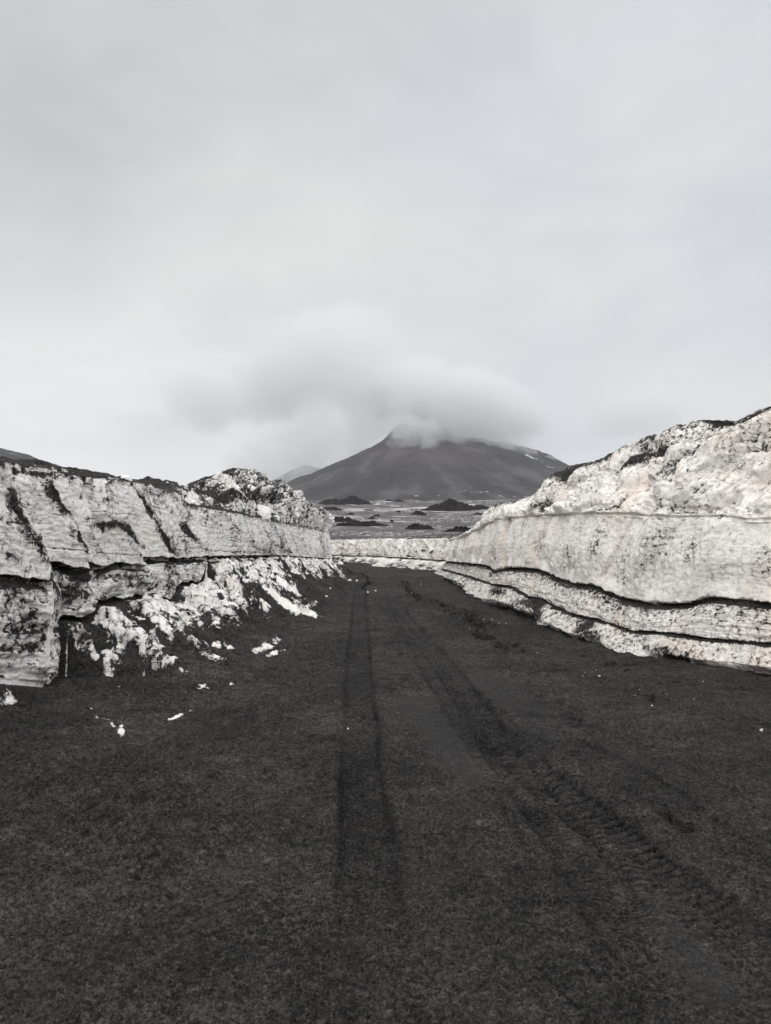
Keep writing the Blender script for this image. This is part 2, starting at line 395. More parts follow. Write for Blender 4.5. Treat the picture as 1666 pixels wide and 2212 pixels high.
def build_road():
    vs = np.concatenate([np.arange(1207, 2290, 1.25), ])
    ys = EYE / ((vs - CV) / F + GS)[::-1]
    ys = np.concatenate([np.linspace(-9, 2.1, 28), ys[ys > 2.15], [46, 52]])
    us = np.concatenate([np.linspace(-5200, -420, 90), np.arange(-400, 2070, 1.8), np.linspace(2090, 6800, 90)])
    Y = np.repeat(ys[:, None], len(us), 1); X = (us[None] - CU) / F * np.maximum(Y, 2.4)
    X = np.clip(X, -30 + us[None] * 1e-4, 30 + us[None] * 1e-4)
    Z = road_low(X, Y)
    T = np.zeros_like(Z)
    lump = fbm(X * 1.3, Y * 1.3, 5.1, 3)
    rough = np.ones_like(Z)
    warpx = X + .02 * fbm(X * 2, Y * 1.2, 8.8, 2)
    for pts, hw, dep, tr in TRACKS:
        pl = to_ground(pts)
        d, al = seg_dist(warpx, Y, pl)
        L = sum(math.dist(pl[i], pl[i + 1]) for i in range(len(pl) - 1))
        fade = sm(0, .03, al) * (1 - .75 * sm(.72, 1.0, al)) * (.75 + .5 * sm(-.4, .4, lump))
        inn = 1 - sm(hw * .82, hw * 1.05, d)
        edge = np.exp(-((d - hw * 1.25) / (hw * .28)) ** 2)
        broken = .74 + .26 * sm(-.35, .25, fbm(X * 4, Y * 2.5, 7.7, 4))
        near = sm(10, 6, Y); sp = L * al
        seg = np.sin(sp * 2 * math.pi / .085 + d * 34 + lump * .8) * near
        bars = sm(.1, .9, seg)
        Z += fade * broken * (-dep * .7 * inn + dep * .7 * edge - dep * .9 * tr * inn * bars)
        rib = np.exp(-((d - hw * .92) / (hw * .20)) ** 2)
        Z -= fade * rib * dep * .45 * broken
        T = np.maximum(T, fade * broken * np.clip((.34 * inn + .60 * inn * bars * tr + .5 * rib) * (.5 + .5 * tr), 0, 1))
        rough *= 1 - .25 * inn * fade
    for pts, hw in SMOOTH:
        d, al = seg_dist(warpx, Y, to_ground(pts)); m = (1 - sm(hw * .5, hw, d)) * sm(0, .1, al) * (1 - sm(.9, 1, al))
        rough *= 1 - .75 * m; T = T - m * .8 * (1 - T)
    # broken crust with dark pits
    hn = fbm(X * 5, Y * 5, 2.2, 3); hn2 = fbm(X * 2.2, Y * 2.2, 6.2, 3)
    for pts, r in HOLES:
        d, al = seg_dist(X, Y, to_ground(pts)); s = np.clip(Y / 12, .25, 1.2)
        dd = d + hn * .13 * s + np.abs(hn2) * .03
        Z += -(.30 * s) * (1 - sm(r * .5, r * .95, dd)) + .03 * s * np.exp(-((dd - r * 1.3) / .05) ** 2)
    # gravel, ripples, clods
    far = np.clip(Y / 5, .5, 2.2)
    Z += relief(X, Y) * rough
    Z += .0100 * fbm(X * 40, Y * 40, 2.7, 2) * rough * sm(11, 4, Y)
    d, al = seg_dist(X, Y, to_ground([(-250, 1600), (0, 1655), (100, 1705), (210, 1765), (340, 1850), (520, 1905)]))
    Z += .085 * np.exp(-((d + .1 * hn) / .13) ** 2) * sm(1, .75, al)
    cl = sm(-1.0, -2.3, X) * sm(14, 5, Y)
    Z += (.09 * cl) * (ridged(X * .9 + Y * .4, Y * 1.4, 3.2, 4) - .5)
    clod = sm(.35, .75, fbm(X * 9, Y * 9, 9.9, 2)); Z += .018 * clod * sm(.6, 1.6, np.abs(X - .1)) * sm(30, 14, Y)
    P = np.stack([X, Y, Z], 2)
    o = grid_mesh('road', P, M_road, {'track': T})
    tag(o, 'black volcanic sand road with tyre tracks between the snow walls', kind='structure')
build_road()

# ------------------------------------------------------------------ snow walls
def station_curve(ys, xs_fn, back):
    return np.stack([xs_fn(ys), ys], 1), np.tile(np.array(back, float), (len(ys), 1))

def z_from_curve(P, N, d, vc, umin, umax):
    """height of a traced line at every station, for a face set back by d"""
    x = P[:, 0] + N[:, 0] * d; y = P[:, 1] + N[:, 1] * d
    u = CU + F * x / np.maximum(y, 1.0)
    u = np.where(y < 3.0, umin if umin < 0 else umax, u)
    return EYE - (vc(np.clip(u, umin, umax)) - CV) / F * np.maximum(y, 3.0)

def rows_from(ctrl, counts):
    """ctrl: list of (d[n], z[n], strat) ; counts: rows between consecutive controls"""
    D, Z, S, K = [], [], [], []
    for i in range(len(ctrl) - 1):
        (d0, z0), (d1, z1) = ctrl[i], ctrl[i + 1]
        n = counts[i]
        for j in range(n):
            t = j / n
            D.append(d0 + (d1 - d0) * t); Z.append(z0 + (z1 - z0) * t); K.append(i + t)
    D.append(ctrl[-1][0]); Z.append(ctrl[-1][1]); K.append(len(ctrl) - 1)
    return np.array(D), np.array(Z), np.array(K)

def assemble(P, N, D, Z):
    X = P[None, :, 0] + N[None, :, 0] * D; Y = P[None, :, 1] + N[None, :, 1] * D
    return np.stack([X, Y, Z], 2)

def arc(P0, N0, turn, r, n, ext, step):
    """stations that turn a corner and then run on"""
    ps, ns = [], []
    p = np.array(P0, float); a = math.atan2(N0[1], N0[0])
    tangent = lambda a: np.array([-math.sin(a), math.cos(a)]) * (1 if turn > 0 else -1)
    for i in range(n):
        a += turn / n; p = p + tangent(a) * abs(turn) / n * r * (1)
        ps.append(p.copy()); ns.append((math.cos(a), math.sin(a)))
    for i in range(ext):
        p = p + tangent(a) * step; ps.append(p.copy()); ns.append((math.cos(a), math.sin(a)))
    return np.array(ps), np.array(ns)

def blob(U, V, u, v, ru, rv, ang=0.):
    c, s = math.cos(math.radians(ang)), math.sin(math.radians(ang))
    a = (U - u) * c + (V - v) * s; b = -(U - u) * s + (V - v) * c
    return np.clip(1.25 - np.sqrt((a / ru) ** 2 + (b / rv) ** 2), 0, 1)

# ---- right wall
R_top = curve([(940, 1172), (985, 1158), (1010, 1150), (1045, 1120), (1062, 1096), (1085, 1086), (1110, 1084), (1140, 1073), (1170, 1060), (1200, 1043), (1225, 1012), (1245, 1002), (1270, 1000), (1300, 988),
               (1340, 968), (1380, 951), (1420, 938), (1460, 921), (1500, 911), (1540, 905), (1590, 903), (1615, 893), (1640, 881), (1666, 876), (1760, 850), (1900, 830)])
R_ledge = curve([(940, 1175), (1000, 1160), (1040, 1142), (1075, 1122), (1120, 1117), (1170, 1113), (1247, 1110), (1350, 1108), (1498, 1116), (1560, 1112), (1666, 1118), (1900, 1125)])
R_l1 = curve([(950, 1212), (965, 1214), (1000, 1217), (1040, 1221), (1065, 1226), (1072, 1235), (1100, 1228), (1138, 1229), (1165, 1232), (1184, 1238), (1218, 1254), (1247, 1263), (1290, 1268), (1320, 1282), (1348, 1294), (1398, 1305), (1450, 1308),
              (1498, 1306), (1525, 1297), (1545, 1294), (1600, 1300), (1666, 1306), (1900, 1325)])
R_l2 = curve([(950, 1228), (968, 1232), (1020, 1246), (1070, 1263), (1100, 1266), (1122, 1271), (1145, 1290), (1179, 1295), (1210, 1312), (1247, 1328), (1297, 1339), (1340, 1352), (1373, 1364), (1461, 1369), (1523, 1379), (1600, 1386), (1666, 1391), (1900, 1415)])
R_base = curve([(950, 1243), (968, 1250), (1000, 1262), (1020, 1271), (1038, 1299), (1063, 1312), (1090, 1310), (1120, 1325), (1170, 1338), (1200, 1355), (1241, 1378), (1270, 1388), (1297, 1394), (1342, 1418), (1383, 1430), (1423, 1446), (1468, 1433), (1549, 1448),
                (1666, 1461), (1900, 1490)])
R_x = curve([(-8, 9.), (0, 7.3), (3, 6.3), (6, 5.15), (7.3, 4.7), (8.3, 4.33), (9, 3.85), (9.9, 3.30), (11, 2.95), (13.5, 2.62), (16, 2.37), (20.6, 2.17), (25, 2.05), (27, 2.0), (40, 2.)])

def build_right():
    ys_f = np.arange(4.6, 27.0, .002); uu = CU + F * R_x(ys_f) / ys_f
    cum = np.concatenate([[0], np.cumsum(np.abs(np.diff(uu)) + np.diff(ys_f) * 12)])
    ys = np.interp(np.arange(0, cum[-1], 1.55), cum, ys_f)
    ys = np.concatenate([np.arange(-8, 4.6, .06), ys])
    xs = R_x(ys); k = 9; 
    P = np.stack([np.convolve(np.pad(xs, k, 'edge'), np.ones(2 * k + 1) / (2 * k + 1), 'valid'), ys], 1)
    N = np.tile([1., 0.], (len(ys), 1))
    Pa, Na = arc(P[-1], N[-1], math.radians(80), 1.0, 50, 60, .06)
    # the corner turns away from the road (to the right)
    Pa, Na = [], []
    p = P[-1].copy(); a = 0.
    for i in range(50):
        a += math.radians(75) / 50; t = np.array([math.sin(a), math.cos(a)]); p = p + t * .022; Pa.append(p.copy()); Na.append((math.cos(a), -math.sin(a)))
    for i in range(60):
        p = p + t * .06; Pa.append(p.copy()); Na.append((math.cos(a), -math.sin(a)))
    ys_last = len(ys)
    P = np.concatenate([P, Pa]); N = np.concatenate([N, Na])
    sl = slice(0, ys_last)
    def zc(c, d):
        z = z_from_curve(P[sl], N[sl], d, c, 945, 1900)
        return np.concatenate([z, np.full(len(P) - ys_last, z[-1])])
    one = np.ones(len(P)); along = np.concatenate([[0], np.cumsum(np.hypot(*np.diff(P, axis=0).T))])
    nz = lambda f, s=0: fbm(along * f, s, .5, 3)
    zb = np.minimum(zc(R_base, 0.), GS * P[:, 1] + .12)
    z2 = zc(R_l2, .06); z1 = zc(R_l1, .2); zl = zc(R_ledge, .32) + .035 * fbm(along * 1.4, 2., 2., 4); 
    zl = np.maximum(zl, z1 + .1)
    sb = np.interp(P[:, 1], [4, 8, 12, 20, 27], [2.0, 1.9, 1.2, .5, .25])
    zt = z_from_curve(P[sl], N[sl], sb[sl], R_top, 945, 1900); zt = np.concatenate([zt, np.full(len(P) - ys_last, zt[-1])])
    zt = np.maximum(zt, zl + .06)
    sc3 = .10 * (1 + nz(1.2, 3))
    ctrl = [(-.05 * one, zb - .45), (0 * one - .03, zb), (-.10 - sc3, zb + (z2 - zb) * .35), (.0 - sc3 * .12, z2 - .03), (.035 + .025 * nz(2.1, 6), z2 - .004), (.0 * one, z2 + .020),
            (.02 * one, z2 + (z1 - z2) * .4), (.14 + .03 * nz(2, 8), z1 - .06), (.22 + .05 * nz(1.3, 9), z1 - .008), (.20 * one, z1 + .022), (.14 + .05 * nz(1.5, 5), z1 + .045 + .022 * nz(8, 1) + .016 * nz(24, 1)),
            (.16 * one, z1 + (zl - z1) * .5), (.28 * one, zl - .06), (.34 * one, zl - .015), (.26 + .05 * nz(1.5, 7), zl + .02), (.30 * one, zl + np.minimum(.15, (zt - zl) * .3)),
            (.30 + (sb - .3) * .42, zl + (zt - zl) * .60), (sb, zt), (sb + 1.0, zt - .03), (sb + 2.5, zt * .9 + .05), (sb + 9, .5 + zt * .3), (sb + 11, zt * 0 - .9)]
    cnt = [14, 34, 30, 6, 6, 34, 40, 14, 6, 10, 56, 62, 10, 8, 16, 60, 90, 30, 20, 30, 6]
    D, Z, K = rows_from(ctrl, cnt)
    G = assemble(P, N, D, Z)
    U, V = uv_of(G)
    A = np.repeat(along[None], len(K), 0); Kc = np.repeat(K[:, None], len(P), 1)
    lim = EYE - (R_top(np.clip(U, 960, 1900)) - CV) / F * G[..., 1] - .04
    G[..., 2] = np.where((Kc > 17.01) & (G[..., 1] > 3), np.minimum(G[..., 2], lim), G[..., 2])
    S = G[..., 2] - z1[None]                                       # height above the thick ash line
    X, Y, Zz = G[..., 0], G[..., 1], G[..., 2]
    nrm = normals(G)
    lower = (Kc < 8).astype(float); l3 = sm(0, 1, Kc) * (1 - sm(3.4, 4, Kc)); l2 = sm(4.8, 5.2, Kc) * (1 - sm(7, 8, Kc))
    up = sm(10, 10.4, Kc) * (1 - sm(11.8, 12.4, Kc)); rub = sm(13.6, 14.6, Kc) * (1 - sm(17.2, 18, Kc)); led = sm(12, 12.5, Kc) * (1 - sm(14.5, 15, Kc))
    dsp = up * (.085 * fbm(A * 1.3, S * .45 + A * .2, 2., 4) + .006 * fbm(A * 1.5, S * 18, 4., 3) * sm(-.2, .4, fbm(A, S * 2, 2., 2)) + .014 * (billow(A * 5, S * 5, 6., 3) - .4) + .030 * fbm(A * 5, S * 1.2, 4., 3) - .055 * (1 - sm(.0, .12, np.abs(fbm(A * .9 + S * .35, S * .25, 9., 2)))))
    f1, f2, cid = worley(A * 2.0 - S * .3, S * 1.6, A * 0 + 1.2)
    dsp += l3 * (.17 * (1 - f1) - .08 + .05 * fbm(A * 5, S * 6, 1., 3))
    dsp += l2 * (.075 * fbm(A * 1.7, S * 1.2, 7., 3) + .022 * fbm(A * 3, S * 16, 3., 3))
    # rubble: smooth lumps leaning to the right, cut by grooves
    a1 = A * 1.05 + S * .85; b1 = S * 1.4 - A * .2
    f1, f2, cid = worley(a1 * 1.3, b1 * 1.3, A * 0 + .4 + .2 * fbm(A, S, 1, 2)); g1, g2, _ = worley(a1 * 3.4 + 4, b1 * 3.2, A * 0 + 5.1)
    p_, q_ = A + S * .9, S - A * .9
    vein = ridged(p_ * 1.15 + .25 * fbm(A * 2, S * 2, 9., 3), q_ * .45, 4.4, 3); vein2 = ridged(p_ * 2.6 + .2 * fbm(A * 3, S * 3, 1., 3), q_ * 1.1, 14.4, 3)
    lumps = .09 * (sm(0, .35, f2 - f1) - .5) + .09 * (cid - .5) + .26 * fbm(A * .9, S * 1.0, 3.3, 4) + .06 * fbm(p_ * 2.2, q_ * .9, 6.6, 4) - .14 * sm(.70, .95, vein) - .08 * sm(.72, .95, vein2) + .03 * fbm(A * 7, S * 7, 2., 3)
    lumps = lumps * (1 - .65 * sm(16.2, 17, Kc))
    fade_r = np.clip((zt - zl)[None] / .9, .18, 1.)
    dsp += rub * lumps * fade_r
    dsp += led * (.05 * fbm(A * 3, S * 3, 2, 3) + .035 * billow(A * 7, S * 4, 2., 2))
    dsp += .010 * fbm(A * 14, S * 14, 6, 2)
    # larger buttresses of the foot
    sgn = -1 if nrm[200, 200, 0] > 0 else 1
    hor = np.zeros_like(nrm); hor[..., 0] = -N[None, :, 0]; hor[..., 1] = -N[None, :, 1]
    nn = nrm * sgn; w = rub[..., None]; direc = hor * (1 - w) + (nn * .8 + hor * .2) * w
    G2 = G + direc * dsp[..., None]
    n2 = normals(G2) * sgn; nzv = n2[..., 2]
    groove = 1 - sm(.0, .11, f2 - f1); gr2 = 1 - sm(0, .07, g2 - g1)
    low1 = fbm(A * .8, S * .9, 12., 3)
    ash = .02 + .10 * lower + .10 * l3 + .05 * l2
    ash = ash + sm(.55, .95, nzv) * ((.26 + .3 * (Kc > 17)) * (1 - rub) + .16 * rub)
    ash = ash + rub * (.16 * groove * sm(-.3, .3, low1) + .40 * sm(.80, .97, vein) * sm(-.5, .3, low1) + .30 * sm(.82, .97, vein2) + .13 + .20 * low1 + .10 * sm(15.3, 17, Kc))
    tb = sm(16.2, 17.0, Kc) * (1 - sm(18, 18.6, Kc)); ash = ash + tb * (.18 + .30 * low1)
    ash = ash + .45 * sm(18.3, 19, Kc) * 1.
    # the two ash lines
    jag = .035 * np.maximum(0, fbm(A * 9, 1., 1., 3)) + .02
    thick = np.interp(U, [960, 1050, 1100, 1200, 1400, 1666], [.015, .02, .028, .032, .045, .06])
    t1 = (S > -.5 * thick - .02) & (S < .012 + jag * thick * 14); soft = np.exp(-np.clip(-S - .02, 0, 9) / .10) * (S < 0)
    ash = ash + (.85 + .5 * fbm(A * 3, S * 9, 1., 3)) * t1 + .34 * soft * (Kc > 5)
    S2 = G[..., 2] - z2[None]; ash = ash + (.75 + .6 * fbm(A * 2.2, 1., 1., 3)) * np.exp(-(S2 / (.012 + .010 * (1 + fbm(A * 3.1, 4., 1., 3)))) ** 2)
    ash = ash + .25 * (Kc > 12) * (Kc < 14) * np.exp(-((Kc - 13) / .4) ** 2) * sm(0, .4, fbm(A * 1.2, 3., 3., 2))
    for (u, v, ru, rv, an, k) in [(1078, 1278, 22, 12, 0, .42), (1150, 1302, 45, 12, 0, .4), (1115, 1325, 55, 14, 20, .55), (1160, 1318, 12, 30, 0, .5), (1268, 1350, 30, 12, -20, .4), (1270, 1372, 30, 14, 10, .4),
                                  (1435, 1410, 45, 16, 10, .36), (1470, 1428, 40, 10, 10, .45), (1550, 908, 40, 6, 0, .6), (1630, 905, 60, 13, -24, .45), (1350, 1005, 60, 7, -28, .35), (1400, 978, 70, 8, -24, .4), (1480, 985, 90, 5, -28, .15),
                                  (1230, 1020, 40, 8, -30, .45), (1280, 1000, 40, 7, -20, .35), (1440, 1015, 70, 8, -30, .16), (1330, 1080, 50, 7, -42, .35), (1610, 1000, 30, 22, 0, .12), (1420, 1085, 12, 30, 20, .3), (1180, 1085, 30, 5, -40, .3),
                                  (1380, 1210, 60, 50, 0, .10), (1500, 1180, 20, 40, 20, .16), (1650, 1215, 30, 45, 0, .14), (1290, 1170, 14, 60, 20, .18), (1255, 1210, 12, 50, 22, .12)]:
        ash = ash + k * blob(U, V, u, v, ru, rv, an) * (V > 0)
    lay = np.clip(l2 + up * .85 + l3 * .3, 0, 1); ash = ash + up * (.09 + .16 * sm(.05, .5, fbm(A * 1.1, S * .8, 21., 3)))
    wall = grid_mesh('snow_wall', G2, M_right, {'ash': ash, 'strat': S, 'along': A, 'layer': lay}, flip=(sgn > 0))
    tag(wall, 'tall warm white snow wall right of the road, rising to the frame edge, cut by one thick black ash line', 'snow wall')
    return wall
build_right()

# ---- left wall
L_rim = curve([(-400, 960), (-100, 985), (0, 998), (40, 1000), (60, 1006), (120, 1019), (160, 1028), (200, 1033), (240, 1036), (290, 1044), (330, 1053), (370, 1062), (396, 1076), (410, 1092), (440, 1097), (483, 1104), (540, 1115), (582, 1125),
               (613, 1132), (650, 1138), (691, 1146), (720, 1155), (760, 1160)])
L_top = curve([(-400, 950), (0, 993), (60, 1003), (120, 1016), (200, 1028), (250, 1034), (290, 1040), (330, 1049), (370, 1059), (396, 1063), (404, 1046), (430, 1036), (470, 1024), (500, 1012), (530, 1016), (560, 1034), (600, 1052), (640, 1078), (680, 1106), (700, 1125), (760, 1170)])
L_slot = curve([(-400, 1270), (0, 1251), (60, 1262), (88, 1262), (91, 1218), (130, 1226), (178, 1240), (181, 1221), (225, 1232), (240, 1220), (310, 1229), (313, 1211), (350, 1208), (385, 1213), (440, 1207), (520, 1205), (600, 1203), (720, 1210), (760, 1210)])
L_lfb = curve([(-400, 1600), (0, 1477), (60, 1482), (133, 1488), (137, 1347), (190, 1338), (205, 1308), (290, 1300), (300, 1295), (375, 1300), (390, 1268), (436, 1262), (442, 1215), (520, 1215), (600, 1208), (720, 1214), (760, 1214)])
L_toe = curve([(-8, -3.2), (0, -3.0), (4, -2.6), (5, -2.35), (6, -1.9), (7, -1.55), (8, -1.42), (10.5, -1.35), (15, -1.25), (24, -1.12), (26, -1.12)])
EDGES = [[(0, 1035), (45, 1095), (95, 1215), (95, 1480)], [(95, 1050), (155, 1140), (180, 1240), (200, 1330)], [(185, 1150), (245, 1230), (260, 1300)], [(215, 1110), (260, 1150), (312, 1225), (312, 1290)],
         [(300, 1062), (345, 1140), (388, 1212), (400, 1300)], [(385, 1080), (415, 1130), (440, 1210)], [(440, 1110), (520, 1205)], [(480, 1112), (560, 1205)], [(520, 1118), (545, 1180), (600, 1205)], [(560, 1125), (582, 1170), (640, 1206)],
         [(600, 1135), (630, 1206)], [(640, 1140), (665, 1208)], [(680, 1148), (700, 1208)]]

RIBS = [([(150, 1362), (172, 1385), (188, 1408)], 26, 12), ([(170, 1395), (208, 1420)], 12, 5), ([(205, 1330), (262, 1362), (305, 1395), (340, 1425), (375, 1444)], 22, 12), ([(310, 1400), (345, 1435)], 14, 12),
        ([(320, 1310), (362, 1350), (402, 1382), (440, 1412), (466, 1432)], 26, 8), ([(340, 1330), (370, 1380)], 18, 8), ([(408, 1275), (440, 1312), (462, 1350), (474, 1376)], 12, 8), ([(415, 1262), (455, 1288), (488, 1318), (512, 1345)], 24, 10),
        ([(455, 1222), (480, 1240), (500, 1262)], 12, 5), ([(498, 1220), (508, 1245), (513, 1276)], 15, 5), ([(515, 1288), (528, 1318)], 15, 10), ([(528, 1222), (560, 1250), (588, 1290), (640, 1322), (680, 1310)], 10, 6), ([(560, 1215), (590, 1232), (612, 1268)], 14, 4),
        ([(600, 1250), (620, 1280)], 6, 3), ([(610, 1212), (635, 1230), (650, 1250)], 10, 3), ([(648, 1212), (672, 1226), (690, 1248)], 10, 3), ([(682, 1214), (706, 1232), (718, 1252)], 8, 3), ([(705, 1214), (730, 1235), (745, 1258)], 9, 2), ([(630, 1268), (642, 1284)], 6, 3), ([(566, 1305), (585, 1322)], 6, 3)]

def build_left():
    ys_f = np.arange(4.5, 25.8, .002); uu = CU + F * xf(ys_f) / ys_f
    cum = np.concatenate([[0], np.cumsum(np.abs(np.diff(uu)) + np.diff(ys_f) * 10)])
    ys = np.interp(np.arange(0, cum[-1], 1.5), cum, ys_f)
    ys = np.concatenate([np.arange(-8, 4.5, .06), ys]); nl = len(ys)
    P = np.stack([xf(ys), ys], 1); N = np.tile([-1., 0.], (nl, 1))
    Pa, Na = [], []; p = P[-1].copy(); a = 0.
    for i in range(60):
        a += math.radians(68) / 60; t = np.array([-math.sin(a), math.cos(a)]); p = p + t * .03; Pa.append(p.copy()); Na.append((-math.cos(a), -math.sin(a)))
    for i in range(110):
        p = p + t * .1; Pa.append(p.copy()); Na.append((-math.cos(a), -math.sin(a)))
    P = np.concatenate([P, Pa]); N = np.concatenate([N, Na]); n = len(P)
    ext = lambda z: np.concatenate([z, np.full(n - nl, z[-1])])
    zc = lambda c, d: ext(z_from_curve(P[:nl], N[:nl], d, c, -400, 760))
    one = np.ones(n); along = np.concatenate([[0], np.cumsum(np.hypot(*np.diff(P, axis=0).T))])
    zg = GS * P[:, 1]
    zlf = zc(L_lfb, 0.) + ext(.05 * fbm(P[:nl, 1] * 2.3, 3., 3., 4) * (P[:nl, 1] > 8)); zlf = np.maximum(zlf, zg - .02); zs = np.maximum(zc(L_slot, 0.) + ext(.028 * fbm(P[:nl, 1] * 3.1, 5., 3., 4)), zlf + .03); zr = zc(L_rim, .12)
    sb = ext(np.interp(ys, [0, 10.8, 12.0, 18, 24, 26], [.5, .5, 1.0, 1.25, .9, .55]))
    zt = np.concatenate([EYE - (L_top(np.clip(CU + F * (P[:nl, 0] - sb[:nl]) / np.maximum(ys, 1), -400, 760)) - CV) / F * np.maximum(ys, 3.0), np.zeros(n - nl)])
    zt[nl:] = zt[nl - 1]
    zt[nl:] = np.linspace(zt[nl - 1], 1.0, n - nl)
    zt = np.maximum(zt, zr + .02); zr[nl:] = np.minimum(zr[nl:], .9)
    wt_ = np.concatenate([L_toe(ys) - P[:nl, 0], np.full(n - nl, .9)])
    ztoe = road_low(P[:, 0] - N[:, 0] * wt_, P[:, 1] - N[:, 1] * wt_)
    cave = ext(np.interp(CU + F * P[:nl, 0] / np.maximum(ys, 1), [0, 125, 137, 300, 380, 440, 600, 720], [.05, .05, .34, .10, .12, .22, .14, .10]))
    ctrl = [(-wt_ - .5, ztoe - .10), (-wt_, ztoe), (-.12 * one, zlf - .03), (cave * 0 + .02, zlf), (cave, zlf + .005), (cave, zlf + .05), (.04 * one, zlf + .065), (.02 * one, zlf + (zs - zlf) * .5), (.0 * one, zs - .05), (.06 + .10 * sm(-.3, .3, fbm(along * 1.1, 4., 4., 3)), zs - .01),
            (.05 + .10 * sm(-.3, .3, fbm(along * 1.1, 4., 4., 3)), zs + .03), (.0 * one, zs + .045), (.03 * one, zs + (zr - zs) * .4), (.12 * one, zr), (.12 + (sb - .12) * .5, zr + (zt - zr) * .62), (sb, zt), (sb + .9, zt - .05), (sb + 3, zt * .9), (sb + 9, zt * .35 + .4), (sb + 11, zt * 0 - .9)]
    cnt = [8, 210, 6, 10, 4, 8, 50, 50, 8, 4, 10, 70, 90, 44, 50, 24, 16, 20, 6]
    D, Z, K = rows_from(ctrl, cnt); Kc = np.repeat(K[:, None], n, 1)
    # the ash bank under the face: gullies between blade-like snow ribs
    t = 1 - np.clip((Kc - 1), 0, 1); bank = (Kc >= 1) & (Kc <= 2)
    Dk = D.copy(); X0 = P[None, :, 0] + N[None, :, 0] * D; Y0 = P[None, :, 1] + N[None, :, 1] * D
    h0 = zlf - ztoe; h0[P[:, 1] < 8.05] *= .12
    arcl = np.arange(along[0], along[-1], .02); hs = np.interp(arcl, along, h0); kk = 26; ker = np.hanning(2 * kk + 1); ker /= ker.sum()
    hs = np.convolve(np.pad(hs, kk, 'edge'), ker, 'valid'); h = np.maximum(np.interp(along, arcl, hs), .02)
    h = np.minimum(h, np.maximum(zlf - ztoe - .01, .02))[None]
    zb = ztoe[None] + h * (1 - t) ** 1.25
    pre = assemble(P, N, D, np.where(bank, zb, Z)); Ub, Vb = uv_of(pre)
    wob = (7 + 90 / np.maximum(Y0, 3)) * fbm(X0 * 3.5, Y0 * 3.5, 3.1, 4); ribh = 0 * zb; ribm = 0 * zb
    for pl, w0, w1 in RIBS:
        d, al = seg_dist(Ub + wob, Vb + wob * .5, pl); w = w0 + (w1 - w0) * al
        side = 1 - sm(.5, 1.5, d / w + .5 * fbm(X0 * 7, Y0 * 7, 2.2, 3)); ribm = np.maximum(ribm, side * (1 - .3 * al)); ribh = np.maximum(ribh, (1 - sm(.35, 1.5, d / w)) * w * Y0 / F * .95)
    zb = zb + ribh * sm(0, .1, t) + .10 * h * fbm(X0 * 2.6, Y0 * 2.6, 1.9, 4) * sm(1, .8, t) * sm(0, .1, t) + .02 * fbm(X0 * 1.1, Y0 * 2.1, 1.9, 3) * (1 - t)
    zb = zb + relief(X0, Y0) * sm(0, .08, t) + .012 * sm(1, .9, t)
    Z = np.where(bank, zb, Z)
    G = assemble(P, N, D, Z); U, V = uv_of(G)
    lim = EYE - (L_top(np.clip(U, -400, 730)) - CV) / F * G[..., 1] - .04
    G[..., 2] = np.where((Kc > 15.01) & (G[..., 1] > 3), np.minimum(G[..., 2], lim), G[..., 2])
    A = np.repeat(along[None], len(K), 0); S = G[..., 2] - zs[None]
    nrm = normals(G); sgn = 1 if nrm[int(len(K) * .75), 300, 0] > 0 else -1
    isb = bank.astype(float)
    face = sm(6, 6.3, Kc) * (1 - sm(13, 13.6, Kc)); upf = sm(11, 11.3, Kc) * (1 - sm(12.9, 13.4, Kc)); lowf = sm(5.8, 6.1, Kc) * (1 - sm(8, 8.8, Kc)); rub = sm(13.0, 13.6, Kc) * (1 - sm(15.0, 15.6, Kc)) * (1 - .6 * sm(14.5, 15, Kc))
    # stepped blocks between diagonal cracks
    ed = np.stack([np.interp(V, [p[1] for p in e], [p[0] for p in e]) for e in EDGES]); ed = np.sort(ed, 0)
    Uw = U + 3.5 * fbm(A * 4, S * 4, 1., 3)
    cnt_e = (Uw[None] > ed).sum(0)
    lo = np.take_along_axis(np.concatenate([ed[:1] * 0 - 200, ed]), cnt_e[None], 0)[0]; hi = np.take_along_axis(np.concatenate([ed, ed[:1] * 0 + 745]), np.minimum(cnt_e, len(EDGES))[None], 0)[0]
    fr = np.clip((Uw - lo) / np.maximum(hi - lo, 4), 0, 1)
    stepd = np.interp(U, [0, 200, 400, 720], [.17, .15, .11, .12]) * (1 + .5 * fbm(A * 2, S * 3, 31., 3))
    onface = (G[..., 1] > 5.5) & (G[..., 1] < 26)
    dsp = face * onface * stepd * (fr ** 1.6 - .35) * (1 - .12 * lowf)
    crack = np.exp(-((Uw - hi) / 2.2) ** 2) * .6 + np.exp(-((Uw - lo) / 3.5) ** 2)
    dsp += upf * (.045 * fbm(A * 1.6, S * 1.5, 2, 4) + .009 * fbm(A * 3.0, S * 22, 4., 3) + .018 * (billow(A * 7, S * 9, 6., 3) - .4))
    f1, f2, cid = worley(A * 3.2 + S, S * 4.2, A * 0 + .3)
    dsp += lowf * (.05 * fbm(A * 1.5, S * 3, 5, 3) + .03 * (cid - .5) + .02 * sm(0, .3, f2 - f1) + .03 * fbm(A * 3, S * 14, 3., 2))
    # mound of broken blocks
    big = np.clip((zt - zr)[None] / .6, .06, 1.3)
    a1 = A * 1.0 - S * .6; b1 = S * 1.7 + A * .22
    g1, g2, gid = worley(a1 * 1.8, b1 * 1.8, A * 0 + 2.2 + D); k1, k2, kid = worley(a1 * 4.6, b1 * 5.2, A * 0 + 7.2 + 2 * D)
    dsp += rub * big * (.26 * (gid - .5) + .12 * sm(0, .22, g2 - g1) + .12 * (kid - .5) + .05 * sm(0, .2, k2 - k1) + .08 * fbm(A * 2, S * 2, 3, 3))
